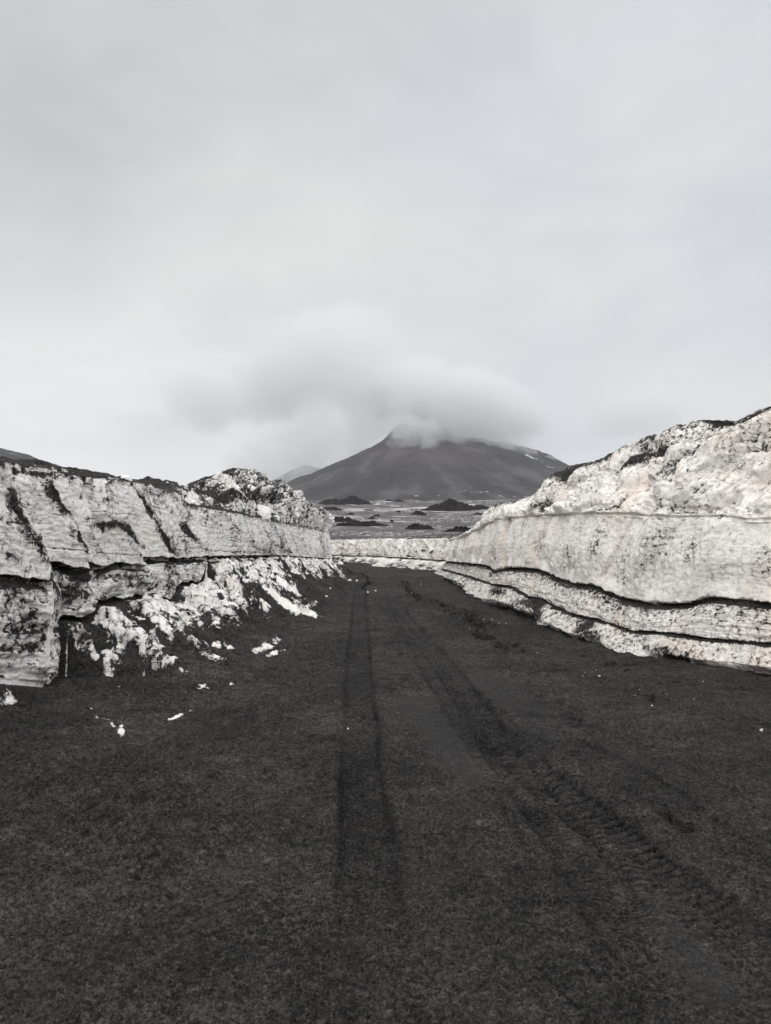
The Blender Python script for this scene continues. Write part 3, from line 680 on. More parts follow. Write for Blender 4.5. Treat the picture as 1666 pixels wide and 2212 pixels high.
    dsp += rub * .05 * (ridged(A * 3, D * 3, 1., 3) - .4)
    f3, f4, bid = worley(X0 * 5.5, Y0 * 5.5, G[..., 2] * 5)
    dsp += isb * (.030 * (1 - f3) * sm(.05, .4, ribm) + .018 * fbm(X0 * 9, Y0 * 9, 2., 3) * sm(1, .85, t))
    dsp += .008 * fbm(A * 15, S * 15, 6, 2) * (1 - isb)
    hor = np.zeros_like(nrm); hor[..., 0] = -N[None, :, 0]; hor[..., 1] = -N[None, :, 1]
    wn = np.clip(rub + isb, 0, 1)[..., None]
    G2 = G + (hor * (1 - wn) + nrm * sgn * wn) * dsp[..., None]
    n2 = normals(G2) * sgn; nzv = n2[..., 2]
    lowv = fbm(A * .9, S * 1.4, 14., 3); lv2 = fbm(A * 3, S * 4, 11., 3)
    ash = .10 + .10 * lowf + .10 * lowv + .10 * sm(.1, .6, lv2)
    ash += (1 - isb) * sm(.42, .85, nzv) * .62 * (1 - rub * .35)
    ash += rub * (.20 * (1 - sm(0, .10, g2 - g1)) + .16 * (1 - sm(0, .08, k2 - k1)) + .22 * lowv + .12)
    ash += upf * crack * onface * (.38 + .4 * lv2)
    for pl, w, k in [([(0, 1035), (22, 1062), (45, 1098), (72, 1160), (95, 1215)], 5, .6), ([(20, 1100), (55, 1150), (80, 1200)], 4, .45), ([(288, 1060), (305, 1085), (322, 1110), (340, 1138), (356, 1172), (388, 1212)], 3.5, .6), ([(345, 1140), (365, 1170), (385, 1205)], 4, .45),
                     ([(150, 1085), (158, 1120), (155, 1160)], 2, .3), ([(200, 1110), (215, 1130), (228, 1150)], 2.5, .4), ([(395, 1090), (402, 1120), (398, 1160), (408, 1205)], 2, .35), ([(440, 1110), (448, 1160), (450, 1205)], 1.5, .3), ([(498, 1115), (505, 1140), (520, 1180), (525, 1205)], 1.6, .3),
                     ([(560, 1125), (575, 1160), (590, 1200)], 1.8, .35), ([(590, 1130), (600, 1160), (622, 1205)], 1.6, .3), ([(620, 1140), (640, 1175), (648, 1205)], 1.6, .3), ([(660, 1150), (664, 1205)], 1.4, .25), ([(0, 1130), (30, 1132), (75, 1128)], 2, .25), ([(100, 1180), (130, 1185), (178, 1192)], 1.6, .3), ([(210, 1195), (260, 1198), (310, 1203)], 1.6, .3),
                     ([(180, 1100), (230, 1108), (290, 1112)], 1.4, .2), ([(400, 1180), (470, 1192), (600, 1196)], 1.4, .25), ([(300, 1050), (300, 1075)], 3, .4), ([(165, 1030), (172, 1060), (170, 1080)], 3, .35)]:
        dd, _ = seg_dist(Uw + 2 * lv2, V + 4 * fbm(A * 3, S * 3, 41., 3), pl)
        cr_ = np.exp(-(dd / w) ** 2) * onface * (Kc > 5.8) * (Kc < 13); ash += k * cr_ * (.75 + .5 * lv2); G2[..., 0] -= .03 * cr_ * (w / 3.)
    ash += face * onface * .30 * sm(.45, .0, fr) * sm(-.1, .35, lowv) * (1 - fr)
    ash += lowf * (.16 * (1 - sm(0, .08, f2 - f1)) + .14 * lv2 + .20 * sm(.1, .5, lowv) - .12)
    rimd = np.clip(1 - (zr[None] - G[..., 2]) / .12, 0, 1) * (Kc <= 13.2) * (Kc > 11); ash += .42 * rimd * (.6 + .8 * lv2) * (U < 430)
    ash += .25 * np.exp(-((Kc - 13.05) / .12) ** 2) * (U > 395)
    ash += (.30 * sm(13.1, 13.8, Kc)) * (U < 400) + .35 * sm(16.2, 17, Kc)
    ash = np.where((Kc > 8.7) & (Kc < 11.02), np.maximum(ash, .52 + .5 * fbm(A * 1.3, 2., 2., 3)), ash)
    ash += .35 * np.exp(-np.clip(-S, 0, 9) / .05) * (Kc < 8.8) * (Kc > 7)
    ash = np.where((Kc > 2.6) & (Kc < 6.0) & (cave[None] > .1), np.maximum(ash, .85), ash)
    # bank: white on the steep camera-facing blades, black elsewhere
    bz = .93 - .10 * (1 - sm(.4, .7, nzv)) + .10 * fbm(X0 * 2.2, Y0 * 2.2, 6, 3) * (1 - t)
    bz = bz - ribm * (.62 + .62 * fbm(X0 * 5, Y0 * 5, 8., 4))
    for (u, v, ru, rv, an) in [(255, 1355, 75, 22, 35), (395, 1330, 75, 30, 42), (470, 1305, 50, 26, 38), (345, 1405, 60, 16, 42), (600, 1270, 70, 16, 38), (520, 1240, 50, 22, 20), (640, 1230, 80, 14, 20), (180, 1385, 30, 26, 40), (560, 1325, 40, 8, 30)]:
        bz = bz - .62 * np.minimum(blob(Ub, Vb, u, v, ru, rv, an) * 1.4, 1) * sm(-.12, .38, fbm(X0 * 4.1, Y0 * 4.1, G[..., 2] * 5, 5))
    qd = Y0 + 1.25 * (X0 - xf(Y0)) + .35 * fbm(X0 * 1.6, Y0 * 1.6, 3.1, 4)
    gul = ridged(qd * .95, X0 * .35, 2.7, 3); gul2 = ridged(qd * 3.1, X0 * 1.3, 7.7, 3)
    bz = bz - .66 * sm(205, 240, Ub) * sm(760, 700, Ub) * sm(.50, .16, t) * sm(-.16, .16, fbm(X0 * 3.3, Y0 * 3.3, G[..., 2] * 4, 5) + .22 * sm(.40, .05, t) - .05)
    bz = np.clip(bz, .20 + .10 * fbm(X0 * 3, Y0 * 3, 1., 3), 1)
    bz = bz + .80 * sm(.66, .82, gul) * (1 - .75 * ribm) + .40 * sm(.74, .92, gul2) * (t < .75)
    bz = bz - .55 * sm(.40, .62, fbm(X0 * 5.5, Y0 * 5.5, G[..., 2] * 6, 4)) * sm(.8, .4, t) * (P[None, :, 1] > 8)
    ash = np.where(Kc <= 2.4, bz, ash); ash = np.where(Kc < 1.02, .95, ash)
    for (u, v, ru, rv, an, k) in [(110, 1075, 52, 17, 55, .65), (60, 1022, 70, 6, 8, .35), (20, 1090, 70, 10, 62, .45), (35, 1140, 60, 16, 60, .35), (70, 1195, 40, 8, 65, .4), (12, 1200, 25, 10, 40, .3), (235, 1135, 32, 12, 5, .5), (275, 1145, 34, 15, 40, .62), (298, 1168, 30, 9, 45, .5),
                                  (160, 1170, 40, 8, 60, .6), (195, 1105, 20, 5, 50, .3), (318, 1110, 45, 5, 62, .5), (350, 1165, 42, 7, 58, .6), (400, 1145, 20, 7, 50, .7), (412, 1160, 20, 7, 50, .6), (135, 1235, 45, 6, 8, .6), (165, 1250, 50, 8, 5, .45), (250, 1245, 70, 10, 0, .35),
                                  (310, 1265, 60, 12, 0, .3), (90, 1260, 40, 12, 10, .4), (170, 1290, 60, 20, 20, .32), (30, 1265, 50, 6, 8, .4), (60, 1400, 80, 14, 0, .28), (40, 1440, 90, 10, 0, .25), (100, 1375, 40, 20, 0, .25), (250, 1310, 60, 8, 0, .6), (340, 1303, 50, 8, 4, .7), (180, 1355, 60, 14, -10, .7),
                                  (420, 1040, 30, 6, -20, .7), (470, 1028, 30, 6, -25, .6), (440, 1072, 30, 8, -10, .6), (500, 1085, 60, 8, 5, .45), (555, 1080, 40, 8, 10, .5), (505, 1018, 18, 6, 0, .7)]:
        ash = ash + k * blob(U, V, u, v, ru, rv, an) * (Kc > 2.4) * (G[..., 1] > 5)
    for (u, v, ru, rv, an, k) in [(400, 1450, 22, 7, 8, 1.2), (445, 1487, 18, 8, 20, 1.1), (416, 1530, 11, 9, -40, 1.3), (376, 1550, 26, 5, -25, 1.2), (215, 1546, 22, 6, 40, 1.1), (262, 1580, 7, 12, 0, 1.2), (192, 1533, 7, 5, 0, 1.2), (490, 1480, 18, 5, -10, 1.1), (240, 1560, 20, 3, 50, .9),
                                  (575, 1395, 30, 9, -25, 1.2), (595, 1410, 22, 5, -20, 1.1), (480, 1395, 26, 7, 10, 1.1), (625, 1270, 26, 6, 35, .9), (655, 1320, 40, 6, 20, 1.2), (610, 1300, 45, 7, 38, 1.0), (690, 1335, 10, 4, 0, 1.), (5, 1515, 28, 9, 0, 1.3)]:
        ash = ash - k * 1.05 * blob(U, V, u, v, ru, rv, an) ** .5 * (.8 + .5 * fbm(X0 * 6, Y0 * 6, 5., 3)) * (Kc <= 2.4) * (G[..., 1] > 4.5)
    for (u, v, ru, rv, an, k) in [
                                  (667, 1322, 14, 4, 0, .9), (560, 1470, 10, 3, 0, .8)]:
        ash = ash - k * 1.05 * blob(U, V, u, v, ru, rv, an) ** .5 * (.8 + .5 * fbm(X0 * 6, Y0 * 6, 5., 3)) * (Kc <= 2.4) * (G[..., 1] > 4.5)
    lay = np.clip(upf + .7 * lowf, 0, 1)
    wall = grid_mesh('snow_wall', G2, M_left, {'ash': ash, 'strat': S, 'along': A, 'layer': lay}, flip=(sgn < 0))
    tag(wall, 'cracked grey white snow wall left of the road, heavily streaked with black ash, with a rubble mound on its far end', 'snow wall')
build_left()

# ---- far wall across the bend
def build_far():
    pts = np.array([(4.2, 27.8), (3.0, 28.6), (2.45, 29.2), (1.7, 30.2), (.9, 31.6), (0, 33.3), (-1.0, 35.2), (-2.2, 36.8), (-5, 38.6), (-10, 40), (-18, 41)], float)
    s = np.concatenate([[0], np.cumsum(np.hypot(*np.diff(pts, axis=0).T))])
    ss = np.concatenate([np.arange(0, 13.5, .018), np.arange(13.5, s[-1], .08)])
    P = np.stack([np.interp(ss, s, pts[:, 0]), np.interp(ss, s, pts[:, 1])], 1); k = 25
    P = np.stack([np.convolve(np.pad(P[:, i], k, 'edge'), np.ones(2 * k + 1) / (2 * k + 1), 'valid') for i in (0, 1)], 1)
    T = np.gradient(P, axis=0); T /= np.linalg.norm(T, axis=1)[:, None]; N = np.stack([T[:, 1], -T[:, 0]], 1)
    N = np.where((N[:, 1] < 0)[:, None], -N, N)
    vt = curve([(650, 1172), (720, 1168), (800, 1166), (900, 1166), (960, 1164), (1000, 1158), (1100, 1140)])
    u = np.clip(CU + F * P[:, 0] / P[:, 1], 650, 1100)
    zt = EYE - (vt(u) - CV) / F * P[:, 1]; zg = GS * P[:, 1]
    vs_ = curve([(650, 1200), (720, 1200), (800, 1202), (900, 1208), (960, 1212), (1100, 1220)]); zs = EYE - (vs_(u) - CV) / F * P[:, 1]
    one = np.ones(len(P)); out = np.interp(u, [720, 820, 860, 960], [.35, .6, 1.0, .9]) * (1 + .5 * fbm(ss * .9, 1., 1., 3)); zs = zs + .07 * fbm(ss * 1.3, 4., 1., 3); zt = zt + .05 * fbm(ss * 1.5, 9., 1., 3)
    zm = zg + (zs - zg) * .5
    ctrl = [(-out - .2, zg - .25), (-out, zg - .02), (-out * .55, zm), (-.05 * one, zs - .04), (.09 + .05 * fbm(ss * 1.1, 2., 2., 2), zs), (.02 * one, zs + .04), (.05 * one, zs + (zt - zs) * .5), (.15 * one, zt), (1.2 * one, zt + .04), (5 * one, zt + .02), (13 * one, .3 + zt * .2), (14 * one, zt * 0 - 1.5)]
    cnt = [4, 30, 30, 6, 6, 24, 34, 16, 14, 10, 4]
    D, Z, K = rows_from(ctrl, cnt); G = assemble(P, N, D, Z); Kc = np.repeat(K[:, None], len(P), 1)
    A = np.repeat(ss[None], len(K), 0); S = G[..., 2] - zs[None]
    up = sm(5, 5.3, Kc) * (1 - sm(7, 7.6, Kc)); lo = sm(1, 1.4, Kc) * (1 - sm(3, 3.6, Kc))
    q = A * .75 - S * 1.2 + .3 * fbm(A, S * 2, 1, 2); f = q - np.floor(q)
    dsp = up * (.16 * fbm(A * 1.4 - S * 1., S * 1.2, 2., 3) + .10 * (f - .5)) + lo * (.42 * (f ** 1.3 - .5) + .12 * fbm(A * 2, S * 5, 3, 3))
    dsp += .03 * fbm(A * 7, S * 7, 2, 3)
    hor = np.zeros_like(G); hor[..., 0] = -N[None, :, 0]; hor[..., 1] = -N[None, :, 1]
    G2 = G + hor * dsp[..., None]
    nr = normals(G2); sgn = 1 if nr[100, 300, 1] < 0 else -1; nr = nr * sgn
    fl = fbm(A * 2, S * 3, 5, 3)
    ash = .18 + .55 * sm(.45, .85, nr[..., 2]) * (Kc < 6) + .10 * lo + .10 * fl
    ash += (.22 + .3 * fl) * (Kc > 3.2) * (Kc < 5.0) + .30 * lo * np.exp(-((f) / .12) ** 2) + .35 * sm(7.1, 7.7, Kc)
    grounded = lo * sm(.30, .05, (G[..., 2] - zg[None])); ash = np.where(lo > .2, .12 + .7 * sm(.42, .12, f + .3 * fl) + .25 * fl + .3 * grounded, ash)
    w = grid_mesh('snow_wall', G2, M_far, {'ash': ash, 'strat': S, 'along': A, 'layer': up + .6 * lo}, flip=(sgn < 0))
    tag(w, 'low pale snow wall at the far bend, crossing behind the end of the road', 'snow wall')
build_far()

# ------------------------------------------------------------------ the plain and the volcano
CL = [(3.2, -12), (1.6, 4), (.4, 15), (.2, 25), (-1, 30.5), (-6, 34), (-20, 37)]
def plain(x, y):
    r = np.hypot(x, y)
    v = np.interp(r, [30, 45, 80, 150, 300, 600, 900, 2000], [1166, 1158, 1143, 1127, 1108, 1091, 1085, 1085])
    z = EYE - (v - CV) / F * r
    z = np.where(y > 25, z, np.minimum(z, .6) * sm(-60, 25, y) + .3)
    z = z + sm(40, 160, r) * np.clip(r / 300, 0, 3) * 1.7 * fbm(x / 60, y / 45, 2.2, 5) + .05 * fbm(x / 4, y / 4, 1., 3) * sm(30, 50, r)
    return z

def build_plain():
    th = np.radians(np.concatenate([np.arange(-180, -36, 3), np.arange(-36, 36, .12), np.arange(36, 181, 3)]))
    r = np.concatenate([[1.5, 6, 12, 18, 24, 28], np.geomspace(30, 1000, 420), np.geomspace(1040, 4400, 40)])
    R, TH = np.meshgrid(r, th, indexing='ij'); X = R * np.sin(TH); Y = R * np.cos(TH)
    Z = plain(X, Y)
    d, _ = seg_dist(X, Y, CL); m = 1 - sm(7.0, 9.5, d); Z = Z * (1 - m) + (-1.6) * m
    ash = .70 + .02 * sm(60, 300, R) - .03 * sm(40, 60, R) + .12 * fbm(X / 25, Y / 60, 3., 3)
    ash = ash + .16 * np.exp(-((R - 42) / 22) ** 2) + .5 * sm(1100, 1500, R)
    ash = ash - .5 * sm(.34, .44, fbm(X / 40, Y / 12, 7., 3)) * sm(60, 120, R) * (1 - sm(700, 900, R))
    o = grid_mesh('snowfield', np.stack([X, Y, Z], 2), M_field, {'ash': ash}, flip=True)
    tag(o, 'open snowfield speckled with black ash running to the foot of the volcano', kind='structure')
build_plain()

def cone(name, cx, cy, HL, HR, ext, seed, label, nx=420, ny=260, front=1.0, snow_fn=None, zb=20):
    x = np.linspace(-ext, ext, nx); y = np.linspace(-ext * front, ext * .6, ny)
    X, Y = np.meshgrid(x, y); r = np.hypot(X, Y * 1.0) + 1e-6; t = .5 + .5 * X / r
    hl, hr = curve(HL), curve(HR)
    Z = (1 - t) * hl(r) + t * hr(r)
    th = np.arctan2(Y, X); hgt = np.clip((Z - zb) / 300, 0, 1)
    Z = Z + (7 * ridged(th * 14 + seed, r / 500, seed, 4) * sm(0, 150, r) + 9 * fbm(X / 130, Y / 130, seed, 4)) * sm(zb, zb + 60, Z)
    snow, red = snow_fn(X, Y, Z)
    o = grid_mesh(name, np.stack([X + cx, Y + cy, Z], 2), M_mount, {'snow': snow, 'red': red, 'tone': fbm(th * 13 + seed + X / 500, r / 260, seed, 6) * .8 + .6 * fbm(X / 200, Y / 200, seed + 4, 4)})
    tag(o, label, kind='structure'); return o

def snow_main(X, Y, Z):
    U = CU + F * (X + 66) / (Y + 3000); V = CV - F * (Z - EYE) / (Y + 3000)
    s = .04 + .34 * blob(U, V, 1050, 1068, 150, 20, 6) + .16 * blob(U, V, 1100, 1040, 120, 20, 20) + .30 * blob(U, V, 900, 1072, 90, 8, 0) + .26 * blob(U, V, 1170, 995, 60, 8, 26) + .30 * blob(U, V, 1190, 1010, 30, 4, 24) + .3 * blob(U, V, 1140, 985, 30, 5, 20)
    s += .30 * blob(U, V, 1010, 946, 30, 3, 10)
    red = .85 * blob(U, V, 880, 985, 90, 30, 0) + .5 * blob(U, V, 1000, 985, 100, 25, 0)
    return s, np.clip(red, 0, 1)
cone('volcano', 66, 3000, [(0, 358), (40, 328), (75, 290), (135, 246), (295, 178), (485, 98), (560, 66), (700, 36), (900, 22), (1300, 0)],
     [(0, 358), (50, 347), (110, 334), (180, 320), (261, 301), (421, 272), (500, 248), (580, 218), (676, 172), (850, 100), (1000, 60), (1300, 0)], 1300, 3.3,
     'dark volcano cone with its summit in cloud', front=.85, snow_fn=snow_main)
cone('hill', -450, 4050, [(0, 262), (60, 232), (200, 150), (330, 95), (700, 0)], [(0, 262), (80, 240), (240, 170), (400, 100), (700, 0)], 700, 8.1,
     'pale cloud-veiled ridge left of the volcano', nx=160, ny=120, snow_fn=lambda X, Y, Z: (.40 + 0 * X, 0 * X))
cone('hill', -1250, 1900, [(0, 330), (200, 280), (700, 100), (1000, 0)], [(0, 250), (200, 178), (262, 154), (380, 118), (473, 92), (560, 62), (800, 0)], 1000, 5.2,
     'dark mountain slope behind the left snow wall', nx=220, ny=160, snow_fn=lambda X, Y, Z: (.30 + 0 * X - .2 * sm(150, 200, Z), 0 * X))

# ------------------------------------------------------------------ dark lava mounds on the plain
MOUNDS = [  # u0, u1, v top, v base, humps, label
    (674, 824, 1067, 1089, [(.25, .75), (.62, 1.)], 'long dark lava ridge with two humps, top left of the snowfield below the volcano'),
    (822, 880, 1075, 1083, [(.3, .9), (.7, .5)], 'thin dark lava streak between the two long ridges below the volcano'),
    (896, 1050, 1082, 1104, [(.5, 1.), (.3, .6), (.75, .6)], 'long dark lava ridge at the top right of the snowfield, with a pointed middle'),
    (996, 1066, 1090, 1099, [(.3, .8), (.7, 1.)], 'narrow dark lava streak just above the long right-hand ridge'),
    (689, 743, 1095, 1102, [(.4, 1.)], 'small flat dark lava hump left, under the two-humped ridge'),
    (690, 781, 1113, 1128, [(.35, 1.)], 'broad smooth dark mound at the left edge of the snowfield behind the left wall'),
    (705, 851, 1122, 1137, [(.62, 1.), (.25, .5), (.8, .5)], 'long pointed dark lava bank running right from the left wall'),
    (884, 926, 1104, 1113, [(.5, 1.)], 'lone rounded dark lava hump in the middle of the snowfield'),
    (950, 1035, 1135, 1149, [(.6, 1.), (.85, .9)], 'rugged black lava outcrop touching the right wall end'),
    (870, 945, 1129, 1144, [(.35, 1.), (.75, .5)], 'tapering dark lava tongue near the middle foreground of the snowfield'),
    (780, 822, 1149, 1155, [(.6, 1.)], 'low dark lava patch nearest to the far snow wall'),
    (801, 827, 1111, 1116, [(.5, 1.)], 'tiny dark lava mound, upper one of a close pair in the snowfield'),
    (792, 815, 1116, 1121, [(.4, 1.)], 'tiny dark lava mound, lower one of a close pair in the snowfield'),
    (853, 869, 1103, 1107, [(.5, 1.)], 'tiny dark lava mound left of the lone rounded hump'),
    (746, 768, 1107, 1112, [(.5, 1.)], 'tiny dark lava mound below the two-humped ridge'),
    (842, 852, 1122, 1128, [(.5, 1.)], 'tiny steep black rock on a strip of bright snow'),
    (1020, 1056, 1107, 1112, [(.3, 1.), (.7, .6)], 'thin dark lava streak beside the right wall crest'),
    (646, 672, 1083, 1087, [(.5, 1.)], 'tiny dark lava mound beside the left rubble mound'),
]
def build_mounds():
    rs = np.linspace(34, 1000, 1200)
    for i, (u0, u1, vt, vb, humps, label) in enumerate(MOUNDS):
        uc = (u0 + u1) / 2; az = math.atan((uc - CU) / F); zr = plain(rs * math.sin(az), rs * math.cos(az))
        vv = CV - F * (zr - EYE) / (rs * math.cos(az)); ok = np.where(vv <= vb)[0]
        R = rs[ok[0]] if len(ok) else 900.; R = min(max(R, 40), 900)
        cy = R * math.cos(az); wx = (u1 - u0) / F * cy; hz = (vb - vt) / F * cy; cx = (uc - CU) / F * cy
        wy = max(wx * .55, hz * 3.0)
        nx, ny = (220, 90) if wx / cy * F > 60 else (80, 40)
        x = np.linspace(-.5, .5, nx); y = np.linspace(-.5, .5, ny); X, Y = np.meshgrid(x, y)
        prof = 0
        for c, a in humps: prof = np.maximum(prof, a * np.exp(-((X + .5 - c) / (.34 if len(humps) < 2 else .24)) ** 2))
        prof = .35 * prof + .60 * np.clip(1 - (2 * X) ** 2, 0, 1) ** .6
        body = prof * np.clip(1 - (2 * X) ** 4, 0, 1) * np.clip(1 - (2 * Y) ** 2, 0, 1) ** .8
        k = 2.5 + i
        body *= 1 + .55 * fbm(X * 8 + k, Y * 5, k, 4) + .40 * (ridged(X * 20, Y * 12, k, 4) - .5)
        body -= .16 + .08 * fbm(X * 7, Y * 7, k + 4, 3) + .3 * np.maximum(sm(.42, .5, np.abs(X)), sm(.42, .5, np.abs(Y)))
        gx, gy = X * wx + cx, Y * wy + cy + wy * .35
        base = plain(gx, gy)
        o = grid_mesh('lava_mound', np.stack([gx, gy, base + body * hz * .85], 2), M_rock)
        tag(o, label, 'lava mound', 'lava mounds on the snowfield')
build_mounds()

# ------------------------------------------------------------------ ice blocks and snow chunks
def chunk(name, loc, size, seed, rot=0., label=None, cat='ice block', group=None, mat=None, sub=2, flat=.8):
    rnd = random.Random(seed); bm = bmesh.new()
    for i in range(12):
        d = Vector((rnd.gauss(0, 1), rnd.gauss(0, 1), rnd.gauss(0, 1))).normalized() * rnd.uniform(.72, 1.05)
        bm.verts.new((d.x * size[0] / 2, d.y * size[1] / 2, d.z * size[2] / 2))
    r = bmesh.ops.convex_hull(bm, input=bm.verts)
    bmesh.ops.delete(bm, geom=[g for g in r['geom_interior'] if isinstance(g, bmesh.types.BMVert)], context='VERTS')
    bmesh.ops.bevel(bm, geom=list(bm.edges), offset=min(size) * .05, segments=1, affect='EDGES')
    bmesh.ops.triangulate(bm, faces=bm.faces)
    if sub: bmesh.ops.subdivide_edges(bm, edges=bm.edges, cuts=sub, use_grid_fill=True)
    co = np.array([v.co for v in bm.verts]); s = max(size)
    n = fbm(co[:, 0] / s * 5, co[:, 1] / s * 5, co[:, 2] / s * 5 + seed, 3) * s * .035
    for v, k in zip(bm.verts, n): v.co += v.co.normalized() * float(k)
    me = bpy.data.meshes.new(name); bm.to_mesh(me); bm.free(); me.materials.append(mat or M_chunk)
    o = link(bpy.data.objects.new(name, me)); o.location = loc; o.rotation_euler = (rnd.uniform(-.2, .2), rnd.uniform(-.2, .2), rot)
    return tag(o, label, cat, group)

dg = bpy.context.evaluated_depsgraph_get()
def hit(u, v):
    """the point of the scene under a traced mark, for resting a block on the surface there"""
    d = Vector(((u - CU) / F, 1, -(v - CV) / F)).normalized()
    ok, loc, nor, *_ = SC.ray_cast(dg, Vector((0, 0, EYE)), d)
    if not ok or loc.length > 60: return None, None
    return loc, nor
dg.update()
for u, v, w, h, seed, label in [
    (565, 1103, 52, 42, 3, 'large pale angular ice block on the face of the left rubble mound'),
    (637, 1108, 24, 24, 5, 'squarish pale ice block low on the right side of the left rubble mound'),
    (546, 1028, 20, 18, 8, 'pale ice block perched near the top of the left rubble mound'),
    (540, 1052, 36, 22, 11, 'pale ice block below the peak of the left rubble mound'),
    (412, 1082, 20, 16, 13, 'small rounded ice block at the left foot of the left rubble mound'),
    (448, 1078, 26, 26, 15, 'tall ice block left of centre in the left rubble mound'),
    (505, 1052, 26, 24, 17, 'ice block leaning in the upper left of the left rubble mound'),
    (523, 1095, 22, 12, 19, 'flat ice block left of the large angular one'),
    (605, 1062, 30, 16, 21, 'narrow ice block high on the right slope of the left rubble mound'),
    (265, 1031, 27, 20, 23, 'dirty snow lump standing on the crest of the left wall'),
    (1095, 1100, 40, 40, 29, 'smooth rounded snow boulder at the far tip of the right wall crest'),
]:
    loc, nor = hit(u, v + h * .3)
    if loc is None: continue
    k = loc.y / F
    chunk('ice_block', loc + Vector((0, .1 + w * .18 * k, h * .14 * k)), (w * k * 1.1, w * k * .9, h * k * 1.15), seed, seed * .7, label, 'ice block', 'ice blocks on the snow walls')

GROUND = [(756, 1252, 11, 6, 'flat white snow chunk, left of a pair beside the end of the left wall'), (771, 1253, 8, 7, 'smaller white snow chunk, right of a pair beside the end of the left wall'),
          (795, 1278, 7, 7, 'rounded white snow chunk lying on the left tyre track'), (812, 1275, 6, 5, 'small white snow chunk just right of the left tyre track'),
          (713, 1270, 9, 6, 'white snow chunk on the ash at the foot of the left bank'), (705, 1287, 11, 5, 'low white snow chunk nearest the left tip of the ash bank'),
          (1645, 1575, 11, 12, 'white snow chunk alone at the right edge of the road'), (1295, 1459, 8, 4, 'flat white snow chunk under the right wall near its black hollow'),
          (1409, 1523, 6, 5, 'small white snow chunk beside a dark pit right of the road'), (752, 1573, 5, 5, 'tiny pale snow chunk left of the tyre track in the foreground'),
          (735, 1215, 16, 14, 'rounded snow lump at the corner where the left wall ends')]
for i, (u, v, w, h, label) in enumerate(GROUND):
    loc, nor = hit(u, v + h * .4)
    if loc is None: continue
    k = loc.y / F
    chunk('snow_chunk', loc + Vector((0, 0, h * .22 * k)), (w * k, w * k * .8, h * k), 40 + i, i, label, 'snow chunk', 'snow chunks lying on the black road')
for i, (u, v) in enumerate([(1063, 1338), (1138, 1439 - 100), (1160, 1410), (1030, 1352), (1015, 1358), (1078, 1346), (910, 1262), (1372, 1407 + 95), (1381, 1490), (1260, 1460), (1264, 1453), (1288, 1448), (1440, 1500), (1500, 1510), (1519, 1472), (890, 1281), (1093, 1347), (1045, 1338), (985, 1310)]):
    loc, nor = hit(u, v)
    if loc is None or nor.z < .3: continue
    k = loc.y / F
    chunk('snow_crumb', loc, (3.2 * k, 3 * k, 2.2 * k), 70 + i, i, 'tiny white snow crumb scattered on the black sand under the right wall', 'snow crumb', 'snow crumbs scattered under the right wall', sub=0)

# ------------------------------------------------------------------ clouds and air
def cloud(name, loc, rad, dens, thr, nscale, seed, label, stretch=(1, 1, 1), soft=.5, rot=0., white=.84, rag=2.0):
    m, t = new_mat(name + '_vapour')
    tcx = t.new('ShaderNodeTexCoord').outputs['Object']
    r = t.vmath('LENGTH', tcx)
    off = t.vmath('ADD', t.scale3(tcx, tuple(rad[i] / 300. * stretch[i] for i in range(3))), (seed, seed * .7, -seed))
    n = t.noise(off, nscale, 5, .55, .35)
    v = t.math('ADD', t.math('SUBTRACT', 1.0, r), t.math('MULTIPLY', t.math('SUBTRACT', n, .5), rag))
    d = t.math('MULTIPLY', t.ramp(v, thr, thr + soft), dens)
    d = t.math('MULTIPLY', d, t.ramp(r, .62, .99, 1, 0))
    pv = t.new('ShaderNodeVolumePrincipled', Color=(white, white * 1.005, white * 1.01, 1), Density=d, Anisotropy=.1)
    t.new('ShaderNodeOutputMaterial', Volume=pv.outputs[0])
    bm = bmesh.new(); bmesh.ops.create_icosphere(bm, subdivisions=3, radius=1.0); me = bpy.data.meshes.new(name); bm.to_mesh(me); bm.free()
    me.materials.append(m); o = link(bpy.data.objects.new(name, me)); o.location = loc; o.scale = rad; o.rotation_euler = (0, rot, 0)
    return tag(o, label, kind='stuff')

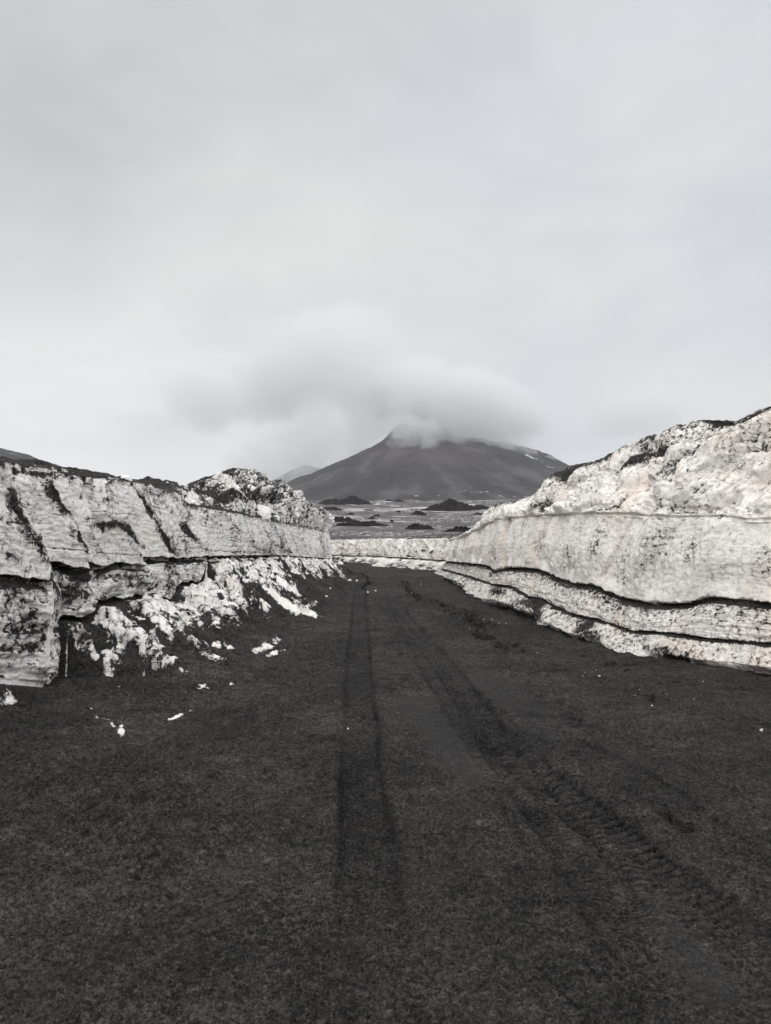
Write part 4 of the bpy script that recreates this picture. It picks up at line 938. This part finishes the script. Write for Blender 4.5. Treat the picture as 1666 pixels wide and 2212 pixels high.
def at(u, v, Y): return ((u - CU) / F * Y, Y, EYE - (v - CV) / F * Y)
m3 = 3000 / F
cloud('cloud', at(750, 800, 3100), (340 * m3, 380, 180 * m3),   .0046, -.10, 1.2, 3.1, 'grey dome of cloud standing over the volcano summit', (1, 1, 1.0), .9, rot=.10, white=.86, rag=3.0)
cloud('cloud', at(490, 855, 3150), (260 * m3, 300, 105 * m3), .0045, -.06, 1.4, 13.1, 'ragged grey cloud bank drifting left of the volcano', (1, 1, 1), .8, rot=-.12, white=.87, rag=3.4)
cloud('cloud', at(985, 885, 2850), (290 * m3, 290, 112 * m3), .0105, -.06, 1.6, 7.7, 'cloud skirt lying across the upper cone', (1, 1, 1.1), .7, rot=.28, white=.89, rag=3.0)
cloud('cloud', at(640, 985, 3150), (270 * m3, 300, 85 * m3), .0050, -.05, 1.6, 5.2, 'pale mist on the left flank of the volcano', (1, 1, 1), .8, rot=-.30, white=.95, rag=3.)
cloud('cloud', at(900, 940, 2690), (115 * m3, 120, 50 * m3), .017, .0, 4.2, 1.9, 'torn wisp hanging before the cone', (1, 1, 1), .9, rot=.10, white=.86, rag=4.6)
cloud('cloud', at(1115, 985, 2720), (150 * m3, 100, 40 * m3), .014, .05, 4.2, 11.9, 'torn wisp on the right shoulder of the cone', (1, 1, 1), .9, rot=.33, white=.86, rag=4.6)
cloud('cloud', at(1370, 905, 3300), (150 * m3, 300, 60 * m3), .0026, -.1, 1.2, 21.9, 'faint grey cloud right of the volcano', (1, 1, 1), .8, rot=-.1, white=.80)

hm, ht = new_mat('haze')
pv = ht.new('ShaderNodeVolumePrincipled', Color=(.95, .96, 1.0, 1), Density=5.0e-5)
ht.new('ShaderNodeOutputMaterial', Volume=pv.outputs[0])
bm = bmesh.new(); bmesh.ops.create_cube(bm, size=1.0); me = bpy.data.meshes.new('haze'); bm.to_mesh(me); bm.free(); me.materials.append(hm)
hz = link(bpy.data.objects.new('haze', me)); hz.scale = (10400, 10400, 400); hz.location = (0, 0, 195)
tag(hz, 'thin grey mountain haze', kind='stuff')
